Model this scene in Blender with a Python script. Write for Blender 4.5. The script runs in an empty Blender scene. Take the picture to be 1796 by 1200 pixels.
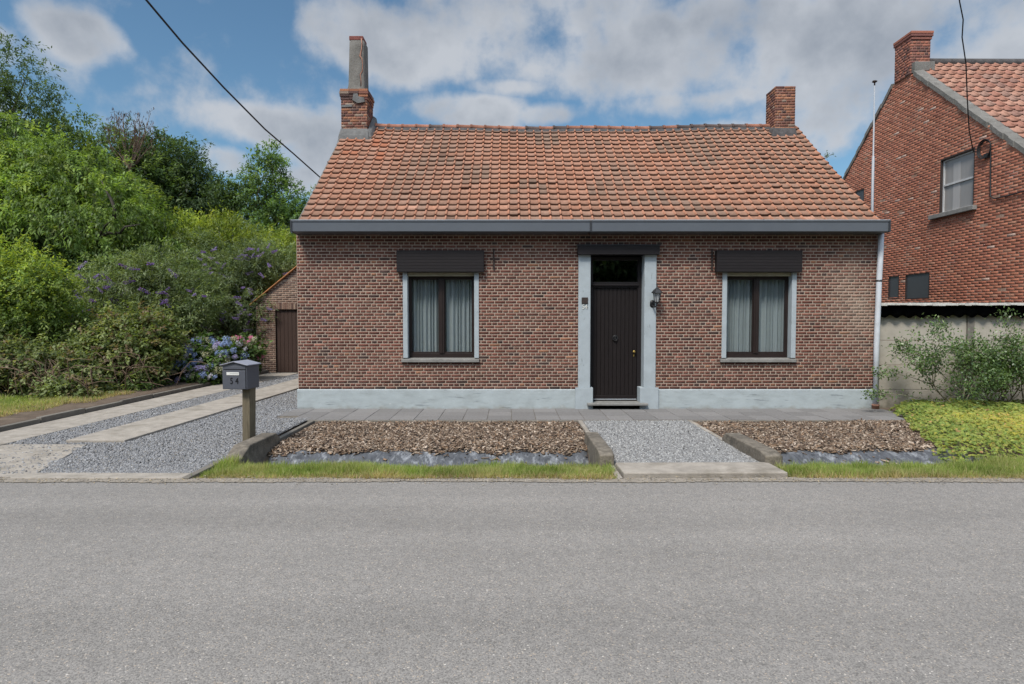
import bpy, math, random
import numpy as np
from mathutils import Vector, Matrix
R = math.radians
scene = bpy.context.scene
C = scene.collection
rng = np.random.default_rng(7)
random.seed(7)

# ------------------------------------------------------------------ camera
CAMZ = 1.65
FPX = 1051.0
cam_d = bpy.data.cameras.new("camera")
cam = bpy.data.objects.new("camera", cam_d); C.objects.link(cam)
cam_d.sensor_width = 36.0
cam_d.lens = 36.0 * FPX / 1796.0
cam_d.clip_end = 3000
cam_d.shift_x = 0.0017
cam.location = (0, 0, CAMZ)
cam.rotation_euler = (R(90 - 2.18), 0, 0)
scene.camera = cam

# ------------------------------------------------------------------ world
SUN_EL, SUN_AZ = R(54), math.atan2(-0.45, -0.85)
w = bpy.data.worlds.new("World"); scene.world = w; w.use_nodes = True
nt = w.node_tree; N = nt.nodes; L = nt.links
for n in list(N): N.remove(n)
def nn(t, **k):
    n = N.new(t)
    for a, b in k.items(): setattr(n, a, b)
    return n
def mth(op, a, b=None, c=None, clamp=False):
    n = nn('ShaderNodeMath', operation=op); n.use_clamp = clamp
    for i, v in enumerate((a, b, c)):
        if v is None: continue
        if isinstance(v, (int, float)): n.inputs[i].default_value = v
        else: L.new(v, n.inputs[i])
    return n.outputs[0]
def vm(op, a, b=None, s=None):
    n = nn('ShaderNodeVectorMath', operation=op)
    for i, v in enumerate((a, b)):
        if v is None: continue
        if isinstance(v, tuple): n.inputs[i].default_value = v
        else: L.new(v, n.inputs[i])
    if s is not None: n.inputs['Scale'].default_value = s
    return n
out = nn('ShaderNodeOutputWorld'); bg = nn('ShaderNodeBackground')
sky = nn('ShaderNodeTexSky', sky_type='NISHITA'); sky.sun_disc = False
sky.sun_elevation = SUN_EL; sky.sun_rotation = SUN_AZ
sky.air_density = 1.0; sky.dust_density = 0.6; sky.ozone_density = 2.0
tc = nn('ShaderNodeTexCoord'); dirv = tc.outputs['Generated']
# cloud field: blobs set at bearings on the sky sphere, broken up by noise
SKYB = 0.10
nz1 = nn('ShaderNodeTexNoise'); nz1.inputs['Scale'].default_value = 8.0; nz1.inputs['Detail'].default_value = 9; nz1.inputs['Roughness'].default_value = 0.56
nz1.inputs['Distortion'].default_value = 0.0
L.new(dirv, nz1.inputs['Vector'])
nz2 = nn('ShaderNodeTexNoise'); nz2.inputs['Scale'].default_value = 6.5; nz2.inputs['Detail'].default_value = 9; nz2.inputs['Roughness'].default_value = 0.52
nz2.inputs['Distortion'].default_value = 0.0
off = vm('ADD', dirv, (-0.012, 0.0, 0.03)); L.new(off.outputs[0], nz2.inputs['Vector'])
blobs = [  # azimuth x/y ratio, elevation ratio, half sizes, weight
 (155,72,62,44,1.0),(-5,62,30,18,.55),(600,52,80,58,.95),(740,80,160,70,1.0),(900,40,260,85,1.05),(1060,100,260,60,1.0),
 (1290,85,190,85,1.0),(1500,150,150,90,1.0),(1700,50,240,110,1.05),(900,158,90,16,.7),
 (480,228,105,34,.9),(575,262,75,55,.9),(392,285,42,26,.95),(535,318,55,30,.8),(825,202,105,32,1.0),(955,206,60,18,.8),
 (1440,215,130,80,.95),(1300,235,120,22,.55),(330,-40,120,40,.8),(1250,178,130,25,.6),(1950,120,260,150,1.0),(-120,200,150,80,.9),(250,-60,160,60,.3)]
field = None
for (px, py, rx, ry, wt) in blobs:
    c = Vector(((px-895)/FPX, 1.0, (560-py)/FPX)); s = 1/c.length; c.normalize()
    d = vm('SUBTRACT', dirv, tuple(c))
    sc = vm('MULTIPLY', d.outputs[0], (FPX/rx/s, FPX/rx/s*0.5, FPX/ry/s))
    ln = vm('LENGTH', sc.outputs[0]).outputs['Value']
    v = mth('MULTIPLY', mth('SUBTRACT', 1.25, ln), wt)
    field = v if field is None else mth('MAXIMUM', field, v)
# the rest of the sky (behind and overhead) carries broken cloud of its own
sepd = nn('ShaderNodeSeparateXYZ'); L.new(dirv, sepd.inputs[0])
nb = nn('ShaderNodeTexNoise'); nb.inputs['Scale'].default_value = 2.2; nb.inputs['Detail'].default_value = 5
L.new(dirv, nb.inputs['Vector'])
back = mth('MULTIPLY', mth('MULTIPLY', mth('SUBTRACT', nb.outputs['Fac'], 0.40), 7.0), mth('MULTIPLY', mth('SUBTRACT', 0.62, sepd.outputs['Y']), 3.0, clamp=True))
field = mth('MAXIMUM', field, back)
n1 = mth('MULTIPLY', mth('SUBTRACT', nz1.outputs['Fac'], 0.515), 3.1)
dens = mth('ADD', mth('MINIMUM', field, 0.66), n1)
mr = nn('ShaderNodeMapRange', interpolation_type='SMOOTHSTEP'); L.new(dens, mr.inputs['Value'])
mr.inputs['From Min'].default_value = -0.05; mr.inputs['From Max'].default_value = 0.75
nz3 = nn('ShaderNodeTexNoise'); nz4 = nn('ShaderNodeTexNoise')
for z_ in (nz3, nz4): z_.inputs['Scale'].default_value = 4.2; z_.inputs['Detail'].default_value = 6; z_.inputs['Roughness'].default_value = 0.5
L.new(dirv, nz3.inputs['Vector']); off3 = vm('ADD', dirv, (-0.02, 0.0, 0.05)); L.new(off3.outputs[0], nz4.inputs['Vector'])
lit = mth('MULTIPLY_ADD', mth('SUBTRACT', nz3.outputs['Fac'], nz4.outputs['Fac']), 2.8, 0.52)
edge = nn('ShaderNodeMapRange'); L.new(dens, edge.inputs['Value']); edge.inputs['From Min'].default_value = 0.3; edge.inputs['From Max'].default_value = 1.5
edge.inputs['To Min'].default_value = 0.42; edge.inputs['To Max'].default_value = -0.40
lit2 = mth('ADD', lit, edge.outputs[0], clamp=True)
ccol = nn('ShaderNodeMix', data_type='RGBA')
L.new(lit2, ccol.inputs['Factor'])
ccol.inputs['A'].default_value = (0.165/SKYB, 0.187/SKYB, 0.222/SKYB, 1)
ccol.inputs['B'].default_value = (0.345/SKYB, 0.362/SKYB, 0.39/SKYB, 1)
tint = nn('ShaderNodeMix', data_type='RGBA', blend_type='MULTIPLY'); tint.inputs['Factor'].default_value = 1
L.new(sky.outputs[0], tint.inputs['A']); tint.inputs['B'].default_value = (0.58, 0.73, 0.73, 1)
mx = nn('ShaderNodeMix', data_type='RGBA'); L.new(mth('MULTIPLY', mr.outputs[0], 0.93), mx.inputs['Factor'])
L.new(tint.outputs['Result'], mx.inputs['A']); L.new(ccol.outputs['Result'], mx.inputs['B'])
# unseen sky behind and overhead is brightened, added as fill light for the facade
fill_boost = mth('MULTIPLY_ADD', mth('SUBTRACT', 0.55, sepd.outputs['Y'], clamp=True), 1.5, 1.0)
bv = nn('ShaderNodeVectorMath', operation='SCALE'); L.new(mx.outputs['Result'], bv.inputs[0]); L.new(fill_boost, bv.inputs['Scale'])
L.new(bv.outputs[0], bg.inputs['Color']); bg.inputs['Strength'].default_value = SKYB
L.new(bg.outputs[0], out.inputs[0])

# ------------------------------------------------------------------ sun + exposure
sd = bpy.data.lights.new("sun", 'SUN'); sun = bpy.data.objects.new("sun", sd); C.objects.link(sun)
sd.energy = 2.7; sd.angle = R(14); sd.color = (1.0, 0.945, 0.86)
sv = Vector((math.sin(SUN_AZ)*math.cos(SUN_EL), math.cos(SUN_AZ)*math.cos(SUN_EL), math.sin(SUN_EL)))
sun.rotation_euler = sv.to_track_quat('Z', 'Y').to_euler()
sun.location = (0, -5, 20)
scene.view_settings.view_transform = 'Standard'; scene.view_settings.look = 'None'
scene.view_settings.exposure = 0.70; scene.view_settings.gamma = 1.0
scene.cycles.max_bounces = 6; scene.cycles.transparent_max_bounces = 12
scene.cycles.caustics_reflective = False; scene.cycles.caustics_refractive = False

# ------------------------------------------------------------------ materials
def newmat(name):
    m = bpy.data.materials.new(name); m.use_nodes = True
    return m, m.node_tree.nodes, m.node_tree.links, m.node_tree.nodes['Principled BSDF']
def mat(name, col=(.5,.5,.5), rough=.7, var=.15, scale=8, bump=0.0, bscale=60, attr=False, spec=.3, metal=0,
        stain=None, stain_s=2.0, stain_amt=.5, stretch=None, detail=6, marks=(), dirt=None):
    """principled surface whose colour is broken up by two scales of noise (plus optional stains)"""
    m, n, l, b = newmat(name)
    b.inputs['Roughness'].default_value = rough; b.inputs['Specular IOR Level'].default_value = spec; b.inputs['Metallic'].default_value = metal
    t = n.new('ShaderNodeTexCoord'); src = t.outputs['Object']
    if stretch:
        mp = n.new('ShaderNodeMapping'); mp.inputs['Scale'].default_value = stretch; l.new(src, mp.inputs[0]); src = mp.outputs[0]
    z = n.new('ShaderNodeTexNoise'); z.inputs['Scale'].default_value = scale; z.inputs['Detail'].default_value = detail; z.inputs['Roughness'].default_value = .65
    l.new(src, z.inputs['Vector'])
    r = n.new('ShaderNodeMapRange'); l.new(z.outputs['Fac'], r.inputs[0]); r.inputs[1].default_value = .3; r.inputs[2].default_value = .7
    r.inputs[3].default_value = 1-var; r.inputs[4].default_value = 1+var
    mu = n.new('ShaderNodeMix'); mu.data_type = 'RGBA'; mu.blend_type = 'MULTIPLY'; mu.inputs['Factor'].default_value = 1
    if attr:
        a = n.new('ShaderNodeAttribute'); a.attribute_name = 'col'; l.new(a.outputs['Color'], mu.inputs['A'])
    else: mu.inputs['A'].default_value = (*col, 1)
    cb = n.new('ShaderNodeCombineColor')
    for i in range(3): l.new(r.outputs[0], cb.inputs[i])
    l.new(cb.outputs[0], mu.inputs['B'])
    res = mu.outputs['Result']
    if stain:
        z2 = n.new('ShaderNodeTexNoise'); z2.inputs['Scale'].default_value = stain_s; z2.inputs['Detail'].default_value = 8; z2.inputs['Roughness'].default_value = .7
        l.new(src, z2.inputs['Vector'])
        r2 = n.new('ShaderNodeMapRange'); l.new(z2.outputs['Fac'], r2.inputs[0]); r2.inputs[1].default_value = .5; r2.inputs[2].default_value = .68
        r2.inputs[3].default_value = 0; r2.inputs[4].default_value = stain_amt
        m2 = n.new('ShaderNodeMix'); m2.data_type = 'RGBA'; l.new(r2.outputs[0], m2.inputs['Factor']); l.new(res, m2.inputs['A'])
        m2.inputs['B'].default_value = (*stain, 1); res = m2.outputs['Result']
    for (mc, mstretch, ms_, lo, hi, amt) in marks:      # cracks, chips and scrapes
        mp = n.new('ShaderNodeMapping'); mp.inputs['Scale'].default_value = mstretch; l.new(t.outputs['Object'], mp.inputs[0])
        z6 = n.new('ShaderNodeTexNoise'); z6.inputs['Scale'].default_value = ms_; z6.inputs['Detail'].default_value = 6; z6.inputs['Roughness'].default_value = .6; l.new(mp.outputs[0], z6.inputs['Vector'])
        r6 = n.new('ShaderNodeMapRange'); l.new(z6.outputs['Fac'], r6.inputs[0]); r6.inputs[1].default_value = lo; r6.inputs[2].default_value = hi; r6.inputs[3].default_value = 0; r6.inputs[4].default_value = amt
        m6 = n.new('ShaderNodeMix'); m6.data_type = 'RGBA'; l.new(r6.outputs[0], m6.inputs['Factor']); l.new(res, m6.inputs['A']); m6.inputs['B'].default_value = (*mc, 1); res = m6.outputs['Result']
    if dirt:                                            # splashed mud on the lowest strip of the plinth
        dc, top, amt = dirt
        sx = n.new('ShaderNodeSeparateXYZ'); l.new(t.outputs['Object'], sx.inputs[0])
        z7 = n.new('ShaderNodeTexNoise'); z7.inputs['Scale'].default_value = 6; z7.inputs['Detail'].default_value = 8; l.new(t.outputs['Object'], z7.inputs['Vector'])
        a7 = n.new('ShaderNodeMath'); a7.operation = 'MULTIPLY_ADD'; l.new(z7.outputs['Fac'], a7.inputs[0]); a7.inputs[1].default_value = -top*2.2; l.new(sx.outputs['Z'], a7.inputs[2])
        r7 = n.new('ShaderNodeMapRange'); l.new(a7.outputs[0], r7.inputs[0]); r7.inputs[1].default_value = -top*1.25; r7.inputs[2].default_value = -top*.55; r7.inputs[3].default_value = amt; r7.inputs[4].default_value = 0
        m7 = n.new('ShaderNodeMix'); m7.data_type = 'RGBA'; l.new(r7.outputs[0], m7.inputs['Factor']); l.new(res, m7.inputs['A']); m7.inputs['B'].default_value = (*dc, 1); res = m7.outputs['Result']
    l.new(res, b.inputs['Base Color'])
    if bump:
        z3 = n.new('ShaderNodeTexNoise'); z3.inputs['Scale'].default_value = bscale; z3.inputs['Detail'].default_value = 5
        l.new(src, z3.inputs['Vector'])
        bp = n.new('ShaderNodeBump'); bp.inputs['Strength'].default_value = bump; bp.inputs['Distance'].default_value = .01
        l.new(z3.outputs['Fac'], bp.inputs['Height']); l.new(bp.outputs[0], b.inputs['Normal'])
    return m
def leafmat(name, trans=.42, rough=.55, spec=.35):
    m, n, l, b = newmat(name)
    a = n.new('ShaderNodeAttribute'); a.attribute_name = 'col'
    l.new(a.outputs['Color'], b.inputs['Base Color']); b.inputs['Roughness'].default_value = rough; b.inputs['Specular IOR Level'].default_value = spec
    tr = n.new('ShaderNodeBsdfTranslucent')
    br = n.new('ShaderNodeMix'); br.data_type = 'RGBA'; br.blend_type = 'MULTIPLY'; br.inputs['Factor'].default_value = 1
    l.new(a.outputs['Color'], br.inputs['A']); br.inputs['B'].default_value = (1.5, 1.5, .7, 1); l.new(br.outputs['Result'], tr.inputs[0])
    ms = n.new('ShaderNodeMixShader'); ms.inputs[0].default_value = trans
    l.new(b.outputs[0], ms.inputs[1]); l.new(tr.outputs[0], ms.inputs[2]); l.new(ms.outputs[0], n['Material Output'].inputs[0])
    return m
def stonemat(name, cells, ramp, bump=.5, dist=.01, rough=.9, big=.12, bigs=1.2, attr=False, bands=0):
    """aggregate: random-valued voronoi cells through a colour ramp, patched by large noise"""
    m, n, l, b = newmat(name); b.inputs['Roughness'].default_value = rough; b.inputs['Specular IOR Level'].default_value = .25
    t = n.new('ShaderNodeTexCoord')
    v = n.new('ShaderNodeTexVoronoi'); v.inputs['Scale'].default_value = cells; l.new(t.outputs['Object'], v.inputs['Vector'])
    s = n.new('ShaderNodeSeparateColor'); l.new(v.outputs['Color'], s.inputs[0])
    cr = n.new('ShaderNodeValToRGB'); l.new(s.outputs[0], cr.inputs[0])
    el = cr.color_ramp.elements
    el[0].position = ramp[0][0]; el[0].color = (*ramp[0][1], 1); el[1].position = ramp[-1][0]; el[1].color = (*ramp[-1][1], 1)
    for p, c in ramp[1:-1]:
        e = el.new(p); e.color = (*c, 1)
    z = n.new('ShaderNodeTexNoise'); z.inputs['Scale'].default_value = bigs; z.inputs['Detail'].default_value = 7; z.inputs['Roughness'].default_value = .6
    l.new(t.outputs['Object'], z.inputs['Vector'])
    r = n.new('ShaderNodeMapRange'); l.new(z.outputs['Fac'], r.inputs[0]); r.inputs[1].default_value = .3; r.inputs[2].default_value = .7
    r.inputs[3].default_value = 1-big; r.inputs[4].default_value = 1+big
    fac = r.outputs[0]
    if bands:   # long worn bands running with the traffic, and finer blotches of wear
        mp = n.new('ShaderNodeMapping'); mp.inputs['Scale'].default_value = (.06, 1.1, 1); l.new(t.outputs['Object'], mp.inputs[0])
        z4 = n.new('ShaderNodeTexNoise'); z4.inputs['Scale'].default_value = 1.6; z4.inputs['Detail'].default_value = 6; l.new(mp.outputs[0], z4.inputs['Vector'])
        z5 = n.new('ShaderNodeTexNoise'); z5.inputs['Scale'].default_value = 14; z5.inputs['Detail'].default_value = 4; l.new(t.outputs['Object'], z5.inputs['Vector'])
        q1 = n.new('ShaderNodeMapRange'); l.new(z4.outputs['Fac'], q1.inputs[0]); q1.inputs[1].default_value = .3; q1.inputs[2].default_value = .7; q1.inputs[3].default_value = 1-bands; q1.inputs[4].default_value = 1+bands
        q2 = n.new('ShaderNodeMapRange'); l.new(z5.outputs['Fac'], q2.inputs[0]); q2.inputs[1].default_value = .3; q2.inputs[2].default_value = .7; q2.inputs[3].default_value = .93; q2.inputs[4].default_value = 1.07
        a1 = n.new('ShaderNodeMath'); a1.operation = 'MULTIPLY'; l.new(fac, a1.inputs[0]); l.new(q1.outputs[0], a1.inputs[1])
        a2 = n.new('ShaderNodeMath'); a2.operation = 'MULTIPLY'; l.new(a1.outputs[0], a2.inputs[0]); l.new(q2.outputs[0], a2.inputs[1]); fac = a2.outputs[0]
    mu = n.new('ShaderNodeVectorMath'); mu.operation = 'SCALE'; l.new(cr.outputs[0], mu.inputs[0]); l.new(fac, mu.inputs['Scale'])
    l.new(mu.outputs[0], b.inputs['Base Color'])
    bp = n.new('ShaderNodeBump'); bp.inputs['Strength'].default_value = bump; bp.inputs['Distance'].default_value = dist; bp.invert = True
    l.new(v.outputs['Distance'], bp.inputs['Height']); l.new(bp.outputs[0], b.inputs['Normal'])
    return m
M = {}
M['brick'] = mat('brick', attr=True, rough=.88, var=.22, scale=45, bump=.5, bscale=120, spec=.2)
M['mortar'] = mat('mortar', (.375,.30,.24), .95, .15, 5, .3, 80, stain=(.30,.22,.18), stain_s=1.1, stain_amt=.5)
M['mortar_old'] = mat('mortar_old', (.27,.155,.11), .95, .25, 5, .4, 60, stain=(.50,.42,.35), stain_s=1.6, stain_amt=.8)
M['tile'] = mat('tile', attr=True, rough=.8, var=.22, scale=16, bump=.25, bscale=50, spec=.25)
M['ridge_mortar'] = mat('ridge_mortar', (.07,.065,.065), .95, .35, 9, .6, 40)
M['blue_paint'] = mat('blue_paint', (.335,.375,.39), .75, .11, 3, .3, 40, stain=(.24,.265,.265), stain_s=2.6, stain_amt=.55, stretch=(1,1,2.6), marks=[((.17,.19,.20),(1.4,1,16),1.3,.615,.64,.7),((.47,.50,.51),(3,3,6),4,.66,.69,.6)], dirt=((.20,.185,.15),.10,.6))
M['blue_paint_v'] = mat('blue_paint_v', (.325,.365,.39), .7, .08, 5, .2, 60, stain=(.25,.28,.295), stain_s=4, stain_amt=.4, marks=[((.17,.19,.2),(9,9,2.2),1.6,.66,.68,.6)])
M['dark_wood'] = mat('dark_wood', (.012,.009,.009), .6, .3, 6, .15, 30, stretch=(20,20,1), spec=.2)
M['dark_wood_h'] = mat('dark_wood_h', (.015,.0125,.0135), .55, .25, 6, .15, 30, stretch=(1,20,20), spec=.22)
M['frame'] = mat('frame', (.018,.011,.010), .45, .2, 8, spec=.4)
M['beige'] = mat('beige', (.33,.31,.23), .6, .1, 10, stain=(.15,.13,.1), stain_s=9, stain_amt=.4)
M['sill'] = mat('sill', (.20,.195,.185), .85, .18, 9, .3, 60, stain=(.1,.1,.09), stain_s=6, stain_amt=.5)
M['gutter'] = mat('gutter', (.085,.095,.11), .42, .06, 2, spec=.4)
M['gutter_dark'] = mat('gutter_dark', (.025,.027,.032), .5, .1, 4, spec=.4)
M['zinc'] = mat('zinc', (.45,.48,.52), .4, .08, 6, metal=.3)
M['pvc'] = mat('pvc', (.50,.525,.565), .45, .06, 4, spec=.4, stain=(.35,.36,.37), stain_s=5, stain_amt=.4)
M['terracotta'] = mat('terracotta', (.33,.17,.12), .8, .2, 12)
M['render_grey'] = mat('render_grey', (.155,.147,.135), .95, .3, 7, .8, 30, stain=(.075,.073,.062), stain_s=3.5, stain_amt=.8, marks=[((.30,.29,.26),(1,1,1),11,.64,.68,.6)])
M['cement'] = mat('cement', (.12,.118,.115), .95, .3, 9, .6, 30)
M['concrete'] = mat('concrete', (.30,.27,.235), .95, .24, 6, .6, 90, stain=(.17,.15,.12), stain_s=2.2, stain_amt=.75, detail=12)
M['concrete_dark'] = mat('concrete_dark', (.155,.135,.11), .95, .4, 14, .9, 45, stain=(.055,.05,.043), stain_s=4, stain_amt=.85, detail=12)
M['kerb'] = mat('kerb', (.16,.145,.125), .95, .25, 8, .5, 70, stain=(.08,.075,.06), stain_s=4, stain_amt=.6)
M['paver'] = mat('paver', attr=True, rough=.92, var=.13, scale=30, bump=.3, bscale=150)
M['wall_concrete'] = mat('wall_concrete', (.37,.34,.29), .95, .12, 3, .3, 40, stain=(.24,.22,.18), stain_s=1.2, stain_amt=.55, dirt=((.085,.08,.055),.5,.75))
M['stain_post'] = mat('stain_post', (.17,.155,.135), .95, .25, 5, .3, 40)
M['matte_black'] = mat('matte_black', (.004,.004,.004), 1, .3, 6, spec=.0)
M['capping'] = mat('capping', (.50,.49,.46), .85, .2, 25, .3, 40, stain=(.12,.11,.1), stain_s=16, stain_amt=.7)
M['iron'] = mat('iron', (.035,.025,.022), .7, .3, 20)
M['black_metal'] = mat('black_metal', (.018,.018,.02), .4, .15, 20, spec=.5)
M['brass'] = mat('brass', (.45,.32,.10), .35, .1, 20, metal=.9)
M['lampglass'] = mat('lampglass', (.30,.31,.32), .3, .1, 10, spec=.6)
M['mailbox'] = mat('mailbox', (.075,.08,.098), .42, .06, 6, .05, 200, spec=.45)
M['mailbox_roof'] = mat('mailbox_roof', (.24,.245,.29), .45, .08, 6, spec=.45)  # lid coloured lighter than the body, for light falling on its top
M['digit'] = mat('digit', (.008,.008,.01), .4, .05, 5)
M['digit_white'] = mat('digit_white', (.62,.62,.58), .6, .1, 20)
M['white_label'] = mat('white_label', (.62,.62,.60), .6, .05, 20)
M['grey_line'] = mat('grey_line', (.25,.25,.25), .6, .05, 20)
M['post_wood'] = mat('post_wood', (.15,.125,.085), .9, .3, 5, .5, 25, stretch=(14,14,1), stain=(.07,.06,.04), stain_s=3, stain_amt=.6)
M['shed_door'] = mat('shed_door', (.045,.026,.02), .75, .25, 5, .2, 30, stretch=(20,20,1))
M['plank_groove'] = mat('plank_groove', (.008,.006,.006), .8, .1, 5)
M['curtain'] = None
M['cable'] = mat('cable', (.02,.02,.022), .6, .1, 5)
M['pole_metal'] = mat('pole_metal', (.27,.285,.31), .45, .08, 5, spec=.5)
M['bark'] = mat('bark', (.10,.08,.06), .95, .35, 6, .8, 20, stretch=(3,3,1))
M['bark_pale'] = mat('bark_pale', (.22,.20,.15), .95, .3, 10, .5, 30)
M['twig'] = mat('twig', (.16,.11,.08), .95, .35, 10)
M['leaf'] = leafmat('leaf'); M['leaf_gloss'] = leafmat('leaf_gloss', .25, .38, .45); M['petal'] = leafmat('petal', .3, .8, .1)
M['grass'] = leafmat('grass', .5, .7, .15)
M['chip'] = mat('chip', attr=True, rough=.9, var=.25, scale=60, spec=.15)
M['stone'] = mat('stone', attr=True, rough=.85, var=.2, scale=60, spec=.2)
M['asphalt'] = stonemat('asphalt', 150, [(0,(.130,.123,.116)),(.3,(.190,.180,.171)),(.62,(.226,.214,.202)),(.94,(.268,.252,.235)),(.99,(.34,.28,.22)),(1,(.52,.49,.45))], .3, .004, big=.05, bigs=.7, bands=.09)
M['gravel'] = stonemat('gravel', 60, [(0,(.13,.13,.135)),(.4,(.20,.203,.215)),(.75,(.25,.252,.265)),(1,(.36,.355,.35))], .9, .012, big=.15, bigs=1.5)
M['path_gravel'] = stonemat('path_gravel', 62, [(0,(.13,.13,.13)),(.4,(.20,.20,.205)),(.75,(.27,.27,.275)),(1,(.38,.375,.36))], .9, .012, big=.1, bigs=1.5)
M['soil'] = mat('soil', (.105,.078,.058), .98, .3, 7, .8, 40, stain=(.17,.135,.10), stain_s=1.5, stain_amt=.7, detail=10)
M['edge_dust'] = mat('edge_dust', (.25,.22,.185), .98, .25, 9, .7, 80, stain=(.17,.15,.13), stain_s=4, stain_amt=.6, detail=10)
M['membrane'] = mat('membrane', (.075,.080,.090), .5, .35, 14, .8, 30, stain=(.33,.345,.37), stain_s=11, stain_amt=.8, spec=.4, stretch=(1,.5,.5), marks=[((.03,.033,.04),(1.3,.5,.5),16,.58,.63,.7)])
M['glass'] = None; M['pane_old'] = None
m, n, l, b = newmat('glass')
gl = n.new('ShaderNodeBsdfGlossy'); gl.inputs['Roughness'].default_value = .02; gl.inputs['Color'].default_value = (.9,.95,.95,1)
tr = n.new('ShaderNodeBsdfTransparent'); tr.inputs[0].default_value = (.88,.92,.92,1)
lw = n.new('ShaderNodeLayerWeight'); lw.inputs[0].default_value = .5
pw = n.new('ShaderNodeMath'); pw.operation='POWER'; pw.inputs[1].default_value = 4; l.new(lw.outputs['Facing'], pw.inputs[0])
fr = n.new('ShaderNodeMath'); fr.operation='MULTIPLY_ADD'; fr.inputs[1].default_value = .8; fr.inputs[2].default_value = .17; l.new(pw.outputs[0], fr.inputs[0])
ms = n.new('ShaderNodeMixShader'); l.new(fr.outputs[0], ms.inputs[0]); l.new(tr.outputs[0], ms.inputs[1]); l.new(gl.outputs[0], ms.inputs[2]); l.new(ms.outputs[0], n['Material Output'].inputs[0])
M['glass'] = m
m, n, l, b = newmat('curtain')
b.inputs['Base Color'].default_value = (.44,.48,.50,1); b.inputs['Roughness'].default_value = .9
tl = n.new('ShaderNodeBsdfTranslucent'); tl.inputs[0].default_value = (.6,.63,.65,1)
tp = n.new('ShaderNodeBsdfTransparent')
m1 = n.new('ShaderNodeMixShader'); m1.inputs[0].default_value = .1; l.new(b.outputs[0], m1.inputs[1]); l.new(tl.outputs[0], m1.inputs[2])
m2 = n.new('ShaderNodeMixShader'); m2.inputs[0].default_value = .15; l.new(m1.outputs[0], m2.inputs[1]); l.new(tp.outputs[0], m2.inputs[2])
l.new(m2.outputs[0], n['Material Output'].inputs[0]); M['curtain'] = m
M['old_pane'] = mat('old_pane', (.24,.225,.215), .35, .12, 3, spec=.5, stretch=(1,1,.1))
M['old_curtain'] = mat('old_curtain', (.34,.33,.325), .6, .12, 10, stretch=(1,6,.1))
M['dark_pane'] = mat('dark_pane', (.045,.045,.05), .4, .1, 3, spec=.5)
M['white_wood'] = mat('white_wood', (.46,.46,.46), .7, .12, 10)
M['room'] = mat('room', (.05,.05,.05), .9, .1, 3)
M['backwall'] = mat('backwall', (.20,.08,.06), .95, .2, 5)

# ------------------------------------------------------------------ mesh helpers
BASE = {}      # object name -> world origin of the thing it belongs to
def tag(o, label=None, cat=None, group=None, kind=None):
    if label: o['label'] = label
    if cat: o['category'] = cat
    if group: o['group'] = group
    if kind: o['kind'] = kind
    return o
def thing(name, loc, label, cat, group=None):
    o = bpy.data.objects.new(name, None); C.objects.link(o); o.location = loc; o.empty_display_size = .2
    BASE[o.name] = Vector(loc)
    return tag(o, label, cat, group)
def link(me, name, m, parent=None, base=None):
    o = bpy.data.objects.new(name, me); C.objects.link(o)
    if m is not None: me.materials.append(M[m] if isinstance(m, str) else m)
    if parent is not None:
        o.parent = parent; BASE[o.name] = BASE[parent.name]
    else:
        BASE[o.name] = Vector(base or (0,0,0)); o.location = BASE[o.name]
    return o
def np_mesh(name, V, Q, col=None, smooth=False):
    """V (n,3), Q (m,4) int quads"""
    me = bpy.data.meshes.new(name)
    V = np.asarray(V, dtype=np.float32); Q = np.asarray(Q, dtype=np.int32)
    me.vertices.add(len(V)); me.vertices.foreach_set('co', V.ravel())
    me.loops.add(Q.size); me.loops.foreach_set('vertex_index', Q.ravel())
    me.polygons.add(len(Q)); me.polygons.foreach_set('loop_start', np.arange(0, Q.size, Q.shape[1], dtype=np.int32))
    me.polygons.foreach_set('loop_total', np.full(len(Q), Q.shape[1], dtype=np.int32))
    if smooth: me.polygons.foreach_set('use_smooth', np.ones(len(Q), dtype=bool))
    me.update(calc_edges=True)
    if col is not None:
        a = me.attributes.new('col', 'FLOAT_COLOR', 'FACE')
        c = np.ones((len(Q), 4), dtype=np.float32); c[:, :3] = col; a.data.foreach_set('color', c.ravel())
    return me
def np_obj(name, V, Q, m, parent=None, base=None, col=None, smooth=False):
    o0 = BASE[parent.name] if parent is not None else Vector(base or (0,0,0))
    V = np.asarray(V, dtype=np.float64) - np.array(o0)
    return link(np_mesh(name, V, Q, col, smooth), name, m, parent, base)
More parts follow.
